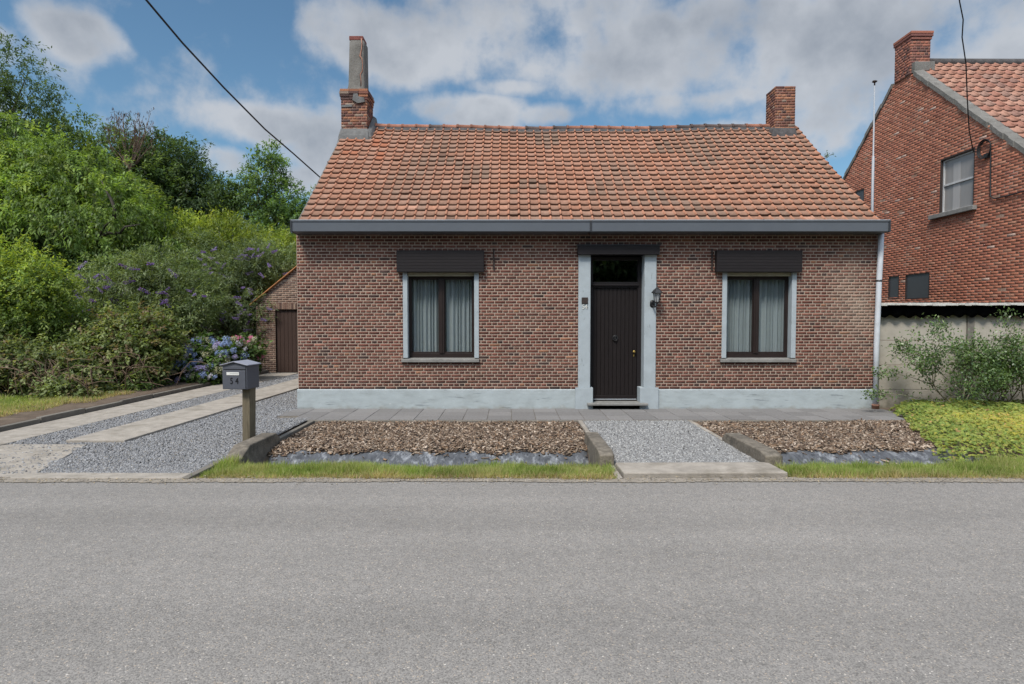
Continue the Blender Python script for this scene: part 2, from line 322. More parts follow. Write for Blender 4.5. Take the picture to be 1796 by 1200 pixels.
class MB:
    def __init__(s): s.v = []; s.f = []; s.c = []; s.sm = []
    def face(s, pts, col=None, smooth=False):
        i = len(s.v); s.v += [tuple(p) for p in pts]; s.f.append(tuple(range(i, i+len(pts)))); s.c.append(col); s.sm.append(smooth)
    def poly(s, verts, faces, col=None, smooth=False):
        i = len(s.v); s.v += [tuple(p) for p in verts]
        for f in faces: s.f.append(tuple(k+i for k in f)); s.c.append(col); s.sm.append(smooth)
        return s
    def box(s, x0, x1, y0, y1, z0, z1, col=None):
        v = [(x0,y0,z0),(x1,y0,z0),(x1,y1,z0),(x0,y1,z0),(x0,y0,z1),(x1,y0,z1),(x1,y1,z1),(x0,y1,z1)]
        return s.poly(v, [(0,3,2,1),(4,5,6,7),(0,1,5,4),(1,2,6,5),(2,3,7,6),(3,0,4,7)], col)
    def hexa(s, v, col=None):
        return s.poly(v, [(0,3,2,1),(4,5,6,7),(0,1,5,4),(1,2,6,5),(2,3,7,6),(3,0,4,7)], col)
    def prism(s, pts, axis, a, b, col=None):
        """polygon pts (2-D) extruded along axis from a to b"""
        def P(p, t):
            return {'x': (t,p[0],p[1]), 'y': (p[0],t,p[1]), 'z': (p[0],p[1],t)}[axis]
        k = len(pts); v = [P(p,a) for p in pts] + [P(p,b) for p in pts]
        f = [tuple(range(k)), tuple(range(2*k-1, k-1, -1))] + [(i, (i+1)%k+0, (i+1)%k+k, i+k)[::-1] for i in range(k)]
        return s.poly(v, f, col)
    def tube(s, path, rad, n=8, col=None, cap=True):
        path = [Vector(p) for p in path]
        if not hasattr(rad, '__len__'): rad = [rad]*len(path)
        rings = []; up = Vector((0,0,1)); prev = None
        for i, p in enumerate(path):
            d = (path[min(i+1,len(path)-1)] - path[max(i-1,0)]).normalized()
            if prev is None:
                a = d.orthogonal().normalized()
            else:
                a = (prev - d*prev.dot(d)); a = a.normalized() if a.length > 1e-6 else d.orthogonal().normalized()
            prev = a; b2 = d.cross(a)
            rings.append([p + (a*math.cos(t)+b2*math.sin(t))*rad[i] for t in [2*math.pi*k/n for k in range(n)]])
        i0 = len(s.v)
        for r in rings: s.v += [tuple(q) for q in r]
        for i in range(len(rings)-1):
            for k in range(n):
                a = i0+i*n+k; b2 = i0+i*n+(k+1)%n
                s.f.append((a, b2, b2+n, a+n)); s.c.append(col); s.sm.append(True)
        if cap:
            s.f.append(tuple(i0+k for k in range(n))[::-1]); s.c.append(col); s.sm.append(False)
            s.f.append(tuple(i0+(len(rings)-1)*n+k for k in range(n))); s.c.append(col); s.sm.append(False)
        return s
    def lathe(s, prof, cx, cy, n=16, sx=1, sy=1, rot=0, smooth=True):
        i0 = len(s.v)
        for r, z in prof:
            for k in range(n):
                t = 2*math.pi*k/n+rot; s.v.append((cx+r*sx*math.cos(t), cy+r*sy*math.sin(t), z))
        for i in range(len(prof)-1):
            for k in range(n):
                a = i0+i*n+k; b2 = i0+i*n+(k+1)%n
                s.f.append((a, b2, b2+n, a+n)); s.c.append(None); s.sm.append(smooth)
        s.f.append(tuple(i0+k for k in range(n))[::-1]); s.c.append(None); s.sm.append(False)
        s.f.append(tuple(i0+(len(prof)-1)*n+k for k in range(n))); s.c.append(None); s.sm.append(False)
        return s
    def build(s, name, m, parent=None, base=None, bevel=0, seg=2):
        o0 = BASE[parent.name] if parent is not None else Vector(base or (0,0,0))
        me = bpy.data.meshes.new(name)
        me.from_pydata([(x-o0.x, y-o0.y, z-o0.z) for x, y, z in s.v], [], s.f)
        me.polygons.foreach_set('use_smooth', s.sm)
        if any(c is not None for c in s.c):
            a = me.attributes.new('col', 'FLOAT_COLOR', 'FACE')
            a.data.foreach_set('color', [q for c in s.c for q in (*(c or (.2,.2,.2)), 1)])
        me.update()
        o = link(me, name, m, parent, base)
        if bevel:
            b = o.modifiers.new('bevel', 'BEVEL'); b.width = bevel; b.segments = seg; b.limit_method = 'ANGLE'
        return o
def fbm(x, y, s=1.0, seed=0):
    r = np.zeros_like(np.asarray(x, dtype=float)); a = 1.0
    q = np.random.default_rng(seed)
    for k in range(5):
        for _ in range(3):
            th = q.uniform(0, 6.28); f = s*(2**k)*q.uniform(.7, 1.3); ph = q.uniform(0, 6.28)
            r = r + a*np.sin((x*math.cos(th)+y*math.sin(th))*f*6.28+ph)/3
        a *= .55
    return r/1.6
def pick(pal, wts, n, g=rng, jit=.12):
    pal = np.array(pal); wts = np.array(wts, float); wts /= wts.sum()
    c = pal[g.choice(len(pal), n, p=wts)]
    return c * (1 + g.normal(0, jit, (n, 1))).clip(.5, 1.6)

# ---- brick walls: every brick a small block in front of a mortar bed
PAL_MAIN = [(.134,.056,.042),(.104,.046,.036),(.158,.071,.052),(.062,.038,.034),(.22,.105,.064),(.138,.070,.053)]
WT_MAIN = [5,4,3.2,.9,.35,1.2]
PAL_NB = [(.345,.130,.082),(.32,.118,.075),(.375,.148,.092),(.28,.105,.072),(.37,.18,.12)]
WT_NB = [5,4,3,1.2,.8]
PAL_SHED = [(.175,.105,.078),(.135,.08,.06),(.21,.135,.10),(.11,.065,.052),(.27,.19,.14)]
WT_SHED = [4,3,3,2,1]
def brickwork(name, parent, O, U, Nrm, u0, u1, v0, v1, inside=None, holes=(), course=.056, lng=.20, joint=.0128, depth=.004,
              pal=PAL_MAIN, wts=WT_MAIN, mortar='mortar', bond='english', seed=1, recol=None, mort_poly=None, rough_edges=.001):
    g = np.random.default_rng(seed); O = np.array(O, float); U = np.array(U, float); Nn = np.array(Nrm, float); Z = np.array((0,0,1.0))
    rows = []
    nrow = int(round((v1-v0)/course))
    for r in range(nrow):
        za = v0 + r*course + joint/2; zb = za + course - joint
        if bond == 'english':
            hd = r % 2 == 1; L0 = lng/2 if hd else lng
            st = (lng/4 if hd else 0) + (lng/2 if (r//2) % 2 and not hd else 0)
        else:
            L0 = lng; st = (lng/2 if r % 2 else 0) + g.uniform(-.012,.012)
        u = u0 - st
        while u < u1:
            wv = L0
            a = max(u, u0); b = min(u+wv, u1)
            segs = [(a + joint/2*g.uniform(.85,1.15), b - joint/2*g.uniform(.85,1.15))]
            for (ha, hb, hc, hd2) in holes:
                zc = (za+zb)/2
                if hc < zc < hd2:
                    ns = []
                    for (p, q) in segs:
                        if q <= ha or p >= hb: ns.append((p, q)); continue
                        if p < ha-.015: ns.append((p, ha-.002))
                        if q > hb+.015: ns.append((hb+.002, q))
                    segs = ns
            for (p, q) in segs:
                if q-p > .015 and (inside is None or inside((p+q)/2, (za+zb)/2)): rows.append((p, q, za, zb))
            u += wv
    A = np.array(rows); n = len(A)
    j = lambda: g.normal(0, rough_edges, n)
    dp = depth + g.normal(0, .0008, n)
    pa, qa, za, zb = A[:,0], A[:,1], A[:,2], A[:,3]
    def pt(u, v, d): return O + u[:,None]*U + v[:,None]*Z + d[:,None]*Nn
    z0 = np.zeros(n) - .002
    ins = .0015
    V = np.stack([pt(pa+j(),za,z0), pt(qa,za,z0), pt(qa,zb,z0), pt(pa,zb,z0),
                  pt(pa+ins,za+ins+j()*.5,dp), pt(qa-ins,za+ins+j()*.5,dp), pt(qa-ins,zb-ins,dp), pt(pa+ins,zb-ins+j()*.5,dp)], 1).reshape(-1,3)
    F = np.array([(4,5,6,7),(0,1,5,4),(1,2,6,5),(2,3,7,6),(3,0,4,7)])
    Q = (np.arange(n)[:,None,None]*8 + F[None]).reshape(-1,4)
    col = pick(pal, wts, n, g, .09)
    if recol is not None: col = recol(col, (pa+qa)/2, (za+zb)/2, g)
    col = np.repeat(col, 5, 0)
    wall = np_obj(name, V, Q, 'brick', parent, col=col)
    # mortar bed
    mb = MB()
    def P(u, v): return tuple(O + u*U + v*Z)
    if mort_poly is not None: mb.face([P(*p) for p in mort_poly])
    else:
        us = sorted({u0,u1,*[h[0] for h in holes],*[h[1] for h in holes]}); vs = sorted({v0,v1,*[h[2] for h in holes],*[h[3] for h in holes]})
        us = [q for q in us if u0 <= q <= u1]; vs = [q for q in vs if v0 <= q <= v1]
        for i in range(len(us)-1):
            for k in range(len(vs)-1):
                cu, cv = (us[i]+us[i+1])/2, (vs[k]+vs[k+1])/2
                if any(h[0]<cu<h[1] and h[2]<cv<h[3] for h in holes): continue
                mb.face([P(us[i],vs[k]),P(us[i+1],vs[k]),P(us[i+1],vs[k+1]),P(us[i],vs[k+1])])
    mb.build('mortar_bed', mortar, wall)
    return wall

# ---- pantile roofs
PROF = [(0.0,.000),(.08,-.002),(.38,-.004),(.66,-.002),(.76,.000),(.80,.020),(.87,.028),(.94,.020),(1.0,-.004)]
def tile_roof(name, parent, x0, x1, y0, z0, y1, z1, nx, nr, colour, sag=None, seed=3, skip=None, amp=1.0, lift=.040):
    """tiles laid from the eave (y0,z0) up to the ridge (y1,z1)"""
    g = np.random.default_rng(seed)
    sl = math.hypot(y1-y0, z1-z0); d = np.array((0,(y1-y0)/sl,(z1-z0)/sl)); nrm = np.array((0,-d[2],d[1])) if y1>y0 else np.array((0,d[2],-d[1]))
    if nrm[2] < 0: nrm = -nrm
    tw = (x1-x0)/nx; tl = sl/nr; k = len(PROF)
    Vs, Qs, Cs = [], [], []; vi = 0
    for r in range(nr):
        for i in range(nx):
            xa = x0+i*tw; s0 = r*tl
            if skip and skip(xa+tw/2, (r+.5)/nr): continue
            jt = g.normal(0,.003); jr = g.normal(0,.003); jx = g.normal(0,.0018); jl = g.normal(0,.002); ex = .45
            if g.random() < .03: jl += .012; jt += .012
            lo, hi, un = [], [], []
            for (u, h) in PROF:
                x = xa + u*tw*1.0 + jx
                sg = sag(x, (s0)/sl) if sag else 0; sg2 = sag(x, (s0+tl*1.1)/sl) if sag else 0
                hl = h*amp + lift + jl + (u-.5)*jr
                hh = h*amp + .002
                P0 = np.array((x, y0, z0)) + d*(s0-.012+jt+(u-.5)*jr*.6) + nrm*hl + np.array((0,0,sg))
                P1 = np.array((x, y0, z0)) + d*(s0+tl*1.1+jt) + nrm*hh + np.array((0,0,sg2))
                lo.append(P0); hi.append(P1); un.append(P0 - nrm*.034 + d*.006)
            Vs += un + lo + hi
            for a in range(k-1):
                Qs.append((vi+a, vi+a+1, vi+k+a+1, vi+k+a)); Qs.append((vi+k+a, vi+k+a+1, vi+2*k+a+1, vi+2*k+a))
            c = np.array(colour(xa+tw/2, (r+.5)/nr, g)); pan = c[0]; roll = c[1]
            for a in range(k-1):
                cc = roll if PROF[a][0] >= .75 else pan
                Cs.append(cc*.40); Cs.append(cc*.84)  # tile front edges painted dark, deepening the shadow line under each row
            vi += 3*k
    o = np_obj(name, np.array(Vs), np.array(Qs), 'tile', parent, col=np.array(Cs))
    return o, d, nrm

# ---- foliage
def leaves(P, A, Nm, ln, wd, fold=.15):
    """kite-shaped leaves at P along A with normal Nm; returns verts, quads"""
    n = len(P); A = A/np.linalg.norm(A,axis=1,keepdims=True); S = np.cross(A, Nm); S /= (np.linalg.norm(S,axis=1,keepdims=True)+1e-9)
    Nn = np.cross(S, A); ln = np.broadcast_to(ln,(n,))[:,None]; wd = np.broadcast_to(wd,(n,))[:,None]
    V = np.stack([P, P+A*ln*.42+S*wd*.5+Nn*wd*fold, P+A*ln-Nn*ln*.12, P+A*ln*.42-S*wd*.5+Nn*wd*fold],1).reshape(-1,3)
    Q = np.arange(n*4).reshape(n,4)
    return V, Q
def rdir(g, n):
    v = g.normal(size=(n,3)); return v/np.linalg.norm(v,axis=1,keepdims=True)
def crown_leaves(g, lobes, nspray, per, ln, wd, pal, wts, droop=.3, shell=.55, twig=.5, up=.35, holes=14, holer=.3, jit=.16, zmin=.1, topc=None, flat=0.5, inner=.25):
    lobes = np.array(lobes, float)
    wt = (lobes[:,3]*lobes[:,4]+lobes[:,4]*lobes[:,5]+lobes[:,3]*lobes[:,5]); wt /= wt.sum()
    li = g.choice(len(lobes), nspray, p=wt); d = rdir(g, nspray); d[:,2] = np.where(d[:,2] < 0, d[:,2]*(g.random(nspray)>.35)-(g.random(nspray)<.3)*0, d[:,2])
    d /= np.linalg.norm(d,axis=1,keepdims=True)+1e-9
    rr = np.where(g.random(nspray) < inner, g.uniform(.25,shell,nspray), g.uniform(shell,1.03,nspray)**.7)
    lump = 1 + .16*np.sin(d[:,0]*7+li*2.1)*np.cos(d[:,2]*6+li) + .10*np.sin(d[:,1]*13+li*5)*np.sin(d[:,0]*11) + g.normal(0,.05,nspray)
    P = lobes[li,:3] + d*lobes[li,3:6]*(rr*lump)[:,None]
    size = lobes[:,3:6].mean()
    keep = P[:,2] > zmin
    for _ in range(holes):
        k = g.integers(len(lobes)); hd = rdir(g,1)[0]; hc = lobes[k,:3]+hd*lobes[k,3:6]*g.uniform(.6,1.05)
        keep &= np.linalg.norm((P-hc)/(size*holer*g.uniform(.6,1.4)),axis=1) > 1
    P = P[keep]; d = d[keep]; li = li[keep]; m = len(P)
    tw = d*g.uniform(.5,1,(m,1)) + rdir(g,m)*.6; tw[:,2] -= droop; tw /= np.linalg.norm(tw,axis=1,keepdims=True)
    t = g.uniform(0,1,(m,per)); tl = twig*g.uniform(.5,1.2,(m,1))
    LP = P[:,None,:] + tw[:,None,:]*(t*tl)[...,None]; LP[...,2] -= (t**2*tl*droop*.7)
    LP = LP.reshape(-1,3) + g.normal(0,ln*.35,(m*per,3))
    A = np.repeat(tw,per,0)*.8 + rdir(g,m*per)*.9; A[:,2] -= droop*.8
    Nn = np.array((0,0,1.0))*flat*2 + np.repeat(d,per,0)*up + rdir(g,m*per)*.55
    n = len(LP); L1 = ln*g.uniform(.65,1.25,n); W1 = wd*g.uniform(.7,1.2,n)
    V, Q = leaves(LP, A, Nn, L1, W1)
    sc = pick(pal, wts, m, g, jit); lc = np.repeat(sc,per,0)*(1+g.normal(0,.13,(n,1))).clip(.6,1.5)
    lump2 = 1+.18*np.sin(LP[:,0]*1.9+LP[:,2]*1.3)*np.sin(LP[:,1]*1.7-LP[:,2]*2.2)
    lc = lc*lump2[:,None]*np.array((1.10,1.06,1.05))
    if topc is not None: lc = topc(lc, LP, g)
    return V, Q, lc.clip(.004,.9), P
def branchy(mb, base, targets, r0, g, n=7, wob=.25, trunk_top=None):
    base = Vector(base); tt = Vector(trunk_top) if trunk_top is not None else base+Vector((0,0,1))
    mb.tube([base, base.lerp(tt,.5)+Vector(g.normal(0,.05,3)), tt], [r0, r0*.85, r0*.72], n)
    for t in targets:
        t = Vector(t); a = tt.lerp(base, g.uniform(0,.25)); mid = a.lerp(t,.5)+Vector(g.normal(0,wob,3)); mid.z += .15*(t-a).length*g.uniform(0,1)
        r1 = r0*g.uniform(.28,.5)
        mb.tube([a, a.lerp(mid,.5)+Vector(g.normal(0,wob*.3,3)), mid, mid.lerp(t,.5)+Vector(g.normal(0,wob*.5,3)), t], [r1, r1*.85, r1*.65, r1*.4, r1*.15], 5, cap=False)
def tree(name, label, cat, base, trunk, lobes, nspray, per, ln, wd, pal, wts, seed, r0=.16, ntar=26, group=None, leafm='leaf', bark='bark', **kw):
    g = np.random.default_rng(seed); t = thing(name, base, label, cat, group)
    V, Q, lc, P = crown_leaves(g, lobes, nspray, per, ln, wd, pal, wts, **kw)
    np_obj('crown', V, Q, leafm, t, col=lc)
    mb = MB(); tg = P[g.choice(len(P), min(ntar, len(P)), replace=False)]
    branchy(mb, base, tg, r0, g, trunk_top=trunk)
    mb.build('trunk', bark, t)
    return t, P
GREEN_L = [(.130,.205,.048),(.170,.255,.060),(.095,.155,.040),(.21,.28,.075)]
GREEN_M = [(.085,.140,.045),(.065,.112,.038),(.11,.17,.052),(.14,.20,.07)]
GREEN_D = [(.050,.085,.034),(.066,.110,.042),(.088,.135,.052),(.038,.066,.028)]

# ================================================================== SETTING
def hgt(x, y):
    """ground height: shallow ditch in front of the beds, soil bank left of the drive"""
    x = np.asarray(x, float); y = np.asarray(y, float)
    z = np.full(np.broadcast(x,y).shape, -.03)
    prof = np.interp(y, [5.9,6.05,6.45,6.85,7.02,7.2,7.62,7.8,9.7,9.9], [-.03,.005,-.03,-.09,-.27,-.29,-.09,-.055,-.05,-.03])
    flat = np.interp(y, [5.9,6.05,6.6,7.2,9.9], [-.03,.005,-.04,-.05,-.03])
    k = np.clip((x-5.0)/.6, 0, 1); pr = prof*(1-k)+flat*k
    bed = ((x > -3.12) & (x < 1.08)) | (x > 2.98)
    z = np.where(bed & (y > 5.9) & (y < 9.9), pr, z)
    lf = (x < -7.5) & (y > 6.2)
    z = np.where(lf, .05 + np.clip(y-11,0,6)*.02 + .015*np.sin(x*5)*np.sin(y*4), z)
    return z
xs = np.unique(np.concatenate([[-300,-120,-60,-30,-20], np.arange(-15,-7.6,.25), [-7.51,-7.49], np.arange(-7.3,-3.2,.4), np.arange(-3.2,6.2,.05), np.arange(6.2,10,.2), [11,14,20,40,120,300]]))
ys = np.unique(np.concatenate([[-300,-60,-20,-8,-3.2,0,3,5.5,5.9,6.05], np.arange(6.1,8,.05), np.arange(8,10,.2), np.arange(10,20,.5), [22,26,32,40,60,120,300]]))
X, Y = np.meshgrid(xs, ys); Z = hgt(X, Y)
idx = np.arange(X.size).reshape(X.shape)
Q = np.stack([idx[:-1,:-1], idx[:-1,1:], idx[1:,1:], idx[1:,:-1]],-1).reshape(-1,4)
o = np_obj('ground', np.stack([X,Y,Z],-1).reshape(-1,3), Q, 'soil', smooth=True); tag(o, kind='structure')

# road: gently crowned sheet
mb = MB(); xr = [-150,-40,-20,-10,0,10,20,40,150]; yr = [(-2.6,-.005),(-1,.012),(1.7,.03),(4.5,.018),(6.03,.006)]
for i in range(len(xr)-1):
    for k in range(len(yr)-1):
        mb.face([(xr[i],yr[k][0],yr[k][1]),(xr[i+1],yr[k][0],yr[k][1]),(xr[i+1],yr[k+1][0],yr[k+1][1]),(xr[i],yr[k+1][0],yr[k+1][1])], smooth=True)
tag(mb.build('road', 'asphalt'), kind='structure')
# dusty shoulder with a ragged edge
g0 = np.random.default_rng(77)
gx = np.arange(-14, 14, .025); V = []; 
e1 = 5.975 + .045*fbm(gx, gx*0, .45, 5)+.015*fbm(gx,gx*0,2.6,15)+g0.normal(0,.008,len(gx)); e2 = 6.13 + .06*fbm(gx, gx*0, .35, 9)+.02*fbm(gx,gx*0,2.2,19)+g0.normal(0,.008,len(gx))
V = np.stack([np.stack([gx, e1, gx*0+.0135],1), np.stack([gx, e2, gx*0+.011],1)],1).reshape(-1,3)
Q = np.array([(2*i,2*i+2,2*i+3,2*i+1) for i in range(len(gx)-1)])
tag(np_obj('road_shoulder', V, Q, 'edge_dust'), kind='structure')

# driveway gravel sheets, concrete wheel strips, apron
def slab(name, pts, z0, z1, m, bev=.006, kind='structure', **kw):
    o = MB().prism(pts, 'z', z0, z1).build(name, m, bevel=bev, **kw); tag(o, kind=kind); return o
def ensure_up(pts):
    a = sum(pts[i][0]*pts[(i+1)%len(pts)][1]-pts[(i+1)%len(pts)][0]*pts[i][1] for i in range(len(pts)))
    return pts if a < 0 else pts[::-1]
mb = MB(); mb.face([(-7.4,6.2,0),(-3.32,6.2,0),(-3.32,9.0,0),(-3.32,9.9,0),(-3.9,11.0,0),(-3.9,18.25,0),(-7.4,18.25,0)][::1]); tag(mb.build('driveway', 'gravel'), kind='structure')
tag(slab('drive_strip', ensure_up([(-7.36,7.6),(-6.62,7.6),(-6.42,18.2),(-7.33,18.2)]), -.02, .022, 'concrete'))
tag(slab('drive_strip', ensure_up([(-5.90,7.9),(-5.12,7.9),(-4.85,18.2),(-5.75,18.2)]), -.02, .045, 'concrete'))
tag(slab('driveway_apron', ensure_up([(-14,6.17),(-5.0,6.17),(-5.55,7.8),(-6.5,7.8),(-7.4,7.55),(-14,7.55)]), -.02, .012, 'concrete', .003))
tag(slab('driveway_edge', ensure_up([(-5.15,6.1),(-3.3,6.1),(-3.3,6.3),(-5.15,6.33)]), -.02, .02, 'concrete', .006))
# kerb left of the drive
mb = MB(); g = np.random.default_rng(4); yk = 6.4
while yk < 18:
    mb.box(-7.49+g.normal(0,.006), -7.40+g.normal(0,.006), yk+.004, yk+.99, -.02, .095+g.normal(0,.006)); yk += 1
tag(mb.build('kerb', 'kerb', bevel=.01), kind='structure')
# footpath gravel
tag(slab('footpath', ensure_up([(1.17,6.62),(2.87,6.62),(2.87,9.72),(1.17,9.72)]), -.06, -.005, 'path_gravel', 0))
# paving along the front wall: three rows of slabs, separate faces with dark joints under
mb = MB(); g = np.random.default_rng(11)
x = -3.98
while x < 6.8:
    for r in range(3):
        ya = 9.735+r*.4; xe = min(x+.4, 6.78-(.25 if r == 0 else .1 if r == 1 else 0))
        if x < -3.6 and r == 0: continue
        if xe-x < .05: continue
        c = np.array((.175,.168,.165))*g.uniform(.88,1.12)
        mb.box(x+.004, xe-.004, ya+(.003), ya+.397, -.04, .012+g.normal(0,.0015), tuple(c))
    x += .4
tag(mb.build('paving', 'paver', bevel=.003, seg=1), kind='structure')
tag(MB().box(-3.98,6.5,9.74,10.94,-.05,.003).build('paving_bed', 'concrete_dark'), kind='structure')
mb = MB(); x = -3.3
while x < 6.4:
    mb.box(x+.004, min(x+1,6.45)-.004, 9.665, 9.733, -.1, .006); x += 1
tag(mb.build('edging', 'kerb', bevel=.006), kind='structure')
# bed edgings and path edgings
mb = MB(); mb.box(-3.24,-3.17,7.9,9.66,-.12,.012); mb.box(-3.37,-3.29,6.08,6.83,-.08,.03)
tag(mb.build('edging', 'kerb', bevel=.008), kind='structure')
mb = MB(); mb.box(1.10,1.165,6.1,9.66,-.1,.012); mb.box(2.875,2.94,6.75,9.66,-.1,.012)
tag(mb.build('edging', 'concrete', bevel=.008), kind='structure')
# concrete threshold slab of the path
o = MB().prism(ensure_up([(1.19,6.22),(2.92,6.24),(2.90,6.70),(1.18,6.68)]), 'z', -.05, .042).build('concrete_slab', 'concrete', base=(2.05,6.45,0), bevel=.012)
tag(o, 'long buff concrete slab lying at the road end of the gravel footpath', 'slab')

# headwalls
def headwall(name, x0, x1, ya, yb, label, zt=.13, low=.06, flip=False, nose=.35):
    # side profile in (y,z): near end chamfered
    pts = [(ya,-.35),(ya,low),(ya+nose,zt),(yb-.12,zt-.01),(yb,zt-.09),(yb,-.35)]
    o = MB().prism(pts[::-1], 'x', x0, x1).build('headwall', 'concrete_dark', base=((x0+x1)/2,(ya+yb)/2,0), bevel=.018, seg=3)
    return tag(o, label, 'low wall', 'low concrete end walls beside the garden beds')
headwall('headwall', -3.31, -3.11, 6.84, 8.05, 'mossy grey concrete end wall at the foot of the mailbox post', .15, .03, nose=.28)
headwall('headwall', 1.0, 1.17, 6.66, 8.05, 'weathered concrete end wall between the left wood chip bed and the footpath', .16, .13, nose=.15)
headwall('headwall', 2.86, 3.06, 6.66, 8.05, 'weathered concrete end wall between the footpath and the right wood chip bed', .15, .12, nose=.15)

# ---- scattered blocks (stones, chips)
def scatter(name, P, dims, col, m, g, tilt=.5, base=None, parent=None):
    n = len(P)
    c = np.array([(-1,-1,-1),(1,-1,-1),(1,1,-1),(-1,1,-1),(-1,-1,1),(1,-1,1),(1,1,1),(-1,1,1)])*.5
    V = c[None]*dims[:,None,:]*(1+g.normal(0,.18,(n,8,3)))
    yaw = g.uniform(0,6.283,n); px = g.normal(0,tilt,n); py = g.normal(0,tilt,n)
    cx, sx = np.cos(px), np.sin(px); y1 = V[...,1]*cx[:,None]-V[...,2]*sx[:,None]; z1 = V[...,1]*sx[:,None]+V[...,2]*cx[:,None]
    cy, sy = np.cos(py), np.sin(py); x2 = V[...,0]*cy[:,None]+z1*sy[:,None]; z2 = -V[...,0]*sy[:,None]+z1*cy[:,None]
    cz, sz = np.cos(yaw), np.sin(yaw); x3 = x2*cz[:,None]-y1*sz[:,None]; y3 = x2*sz[:,None]+y1*cz[:,None]
    V = np.stack([x3,y3,z2],-1)+P[:,None,:]
    F = np.array([(0,3,2,1),(4,5,6,7),(0,1,5,4),(1,2,6,5),(2,3,7,6),(3,0,4,7)])
    Q = (np.arange(n)[:,None,None]*8+F[None]).reshape(-1,4)
    return np_obj(name, V.reshape(-1,3), Q, m, parent, base, col=np.repeat(col,6,0))
g = np.random.default_rng(21)
def gravel_pts(n, x0, x1, y0, y1, test, z):
    y = y0 + (y1-y0)*g.random(n)**1.5
    x = g.uniform(x0,x1,n); k = test(x,y); x, y = x[k], y[k]
    return np.stack([x,y,np.full(len(x),z)+g.uniform(0,.012,len(x))],1)
PG = [(.16,.16,.165),(.20,.202,.21),(.235,.237,.247),(.28,.283,.29),(.22,.205,.185)]
def drive_ok(x, y):
    s1r = -6.62+(y-7.6)*.0189; s2l = -5.90+(y-7.9)*.0146; s2r = -5.12+(y-7.9)*.0262
    on2 = (x > s2l) & (x < s2r) & (y > 7.9); on1 = (x < s1r) & (y > 7.6)
    ap = (y < 7.8) & (x < -5.0-(y-6.17)*.34+.06*np.sin(y*9)) & ~((y > 7.8))
    rt = np.where(y < 9.9, x < -3.33, x < -3.92)
    spill = np.random.default_rng(88).random(len(x)) < .07
    return (spill | (~on2 & ~on1 & ~ap)) & rt & (x > -7.35)
P = gravel_pts(110000, -7.35, -3.33, 6.3, 17.5, drive_ok, 0.002)
d = np.abs(g.normal(.011,.004,(len(P),3)))+.005; d[:,2] *= .7
o = scatter('gravel_stones', P, d, pick(PG,[2,3,3,1.4,.6],len(P),g,.15), 'stone', g); tag(o, 'loose blue grey gravel between and beside the concrete drive strips', 'gravel', kind='stuff')
P = gravel_pts(24000, 1.18, 2.86, 6.68, 9.64, lambda x,y: x > -99, -.002)
d = np.abs(g.normal(.013,.004,(len(P),3)))+.005; d[:,2] *= .7
o = scatter('gravel_stones', P, d, pick([(.16,.16,.16),(.215,.215,.216),(.265,.265,.266),(.34,.337,.333)],[2,3,3,1.6],len(P),g,.15), 'stone', g); tag(o, 'loose pale grey gravel of the short footpath to the front door', 'gravel', kind='stuff')
# grit, cut straw and crumbs gathered along the road edge
n_ = 3500; x = g.uniform(-9,9.5,n_); y = 6.08+g.normal(0,.07,n_)-np.abs(g.normal(0,.05,n_))*(g.random(n_)<.3); k = (y > 5.6) & (y < 6.3); x, y = x[k], y[k]
P = np.stack([x,y,.016+0*x],1); d = np.stack([np.abs(g.normal(.010,.007,len(P)))+.003,np.abs(g.normal(.004,.002,len(P)))+.002,np.full(len(P),.003)],1)
o = scatter('road_grit', P, d, pick([(.30,.27,.22),(.24,.22,.19),(.42,.34,.22),(.18,.165,.15)],[3,3,2,1],len(P),g,.15), 'stone', g, .3); tag(o,'grit and straw crumbs gathered along the edge of the road','grit',kind='stuff')
# wood chips
PC = [(.175,.125,.090),(.115,.080,.060),(.275,.215,.165),(.41,.335,.27),(.06,.045,.037),(.22,.145,.095)]
def chips(label, n, x0, x1, xr, seed):
    g = np.random.default_rng(seed)
    x = g.uniform(x0,x1,n); y = g.uniform(7.30,9.66,n)
    fr = 7.66 + .13*fbm(x, x*0, .55, seed) + .05*np.sin(x*7) + g.normal(0,.03,n)
    k = ((y > fr) | (g.random(n) < .02)) & (x < xr(y)+g.normal(0,.04,n)) ; x, y = x[k], y[k]; n = len(x)
    z = hgt(x,y)+.012+g.uniform(0,.03,n)+.012*fbm(x,y,1.4,seed+1)
    d = np.stack([np.abs(g.normal(.042,.017,n))+.012, np.abs(g.normal(.015,.006,n))+.005, np.abs(g.normal(.005,.002,n))+.002],1)
    o = scatter('wood_chips', np.stack([x,y,z],1), d, pick(PC,[3,2.4,2.6,1.3,1.4,1],n,g,.18), 'chip', g, .38)
    tag(o, label, 'wood chips', kind='stuff')
chips('brown wood chip mulch covering the garden bed left of the footpath', 24000, -3.1, 1.08, lambda y: 1.08+0*y, 31)
chips('brown wood chip mulch covering the garden bed right of the footpath', 21000, 2.98, 6.5, lambda y: 5.32+(y-7.3)*.55, 33)
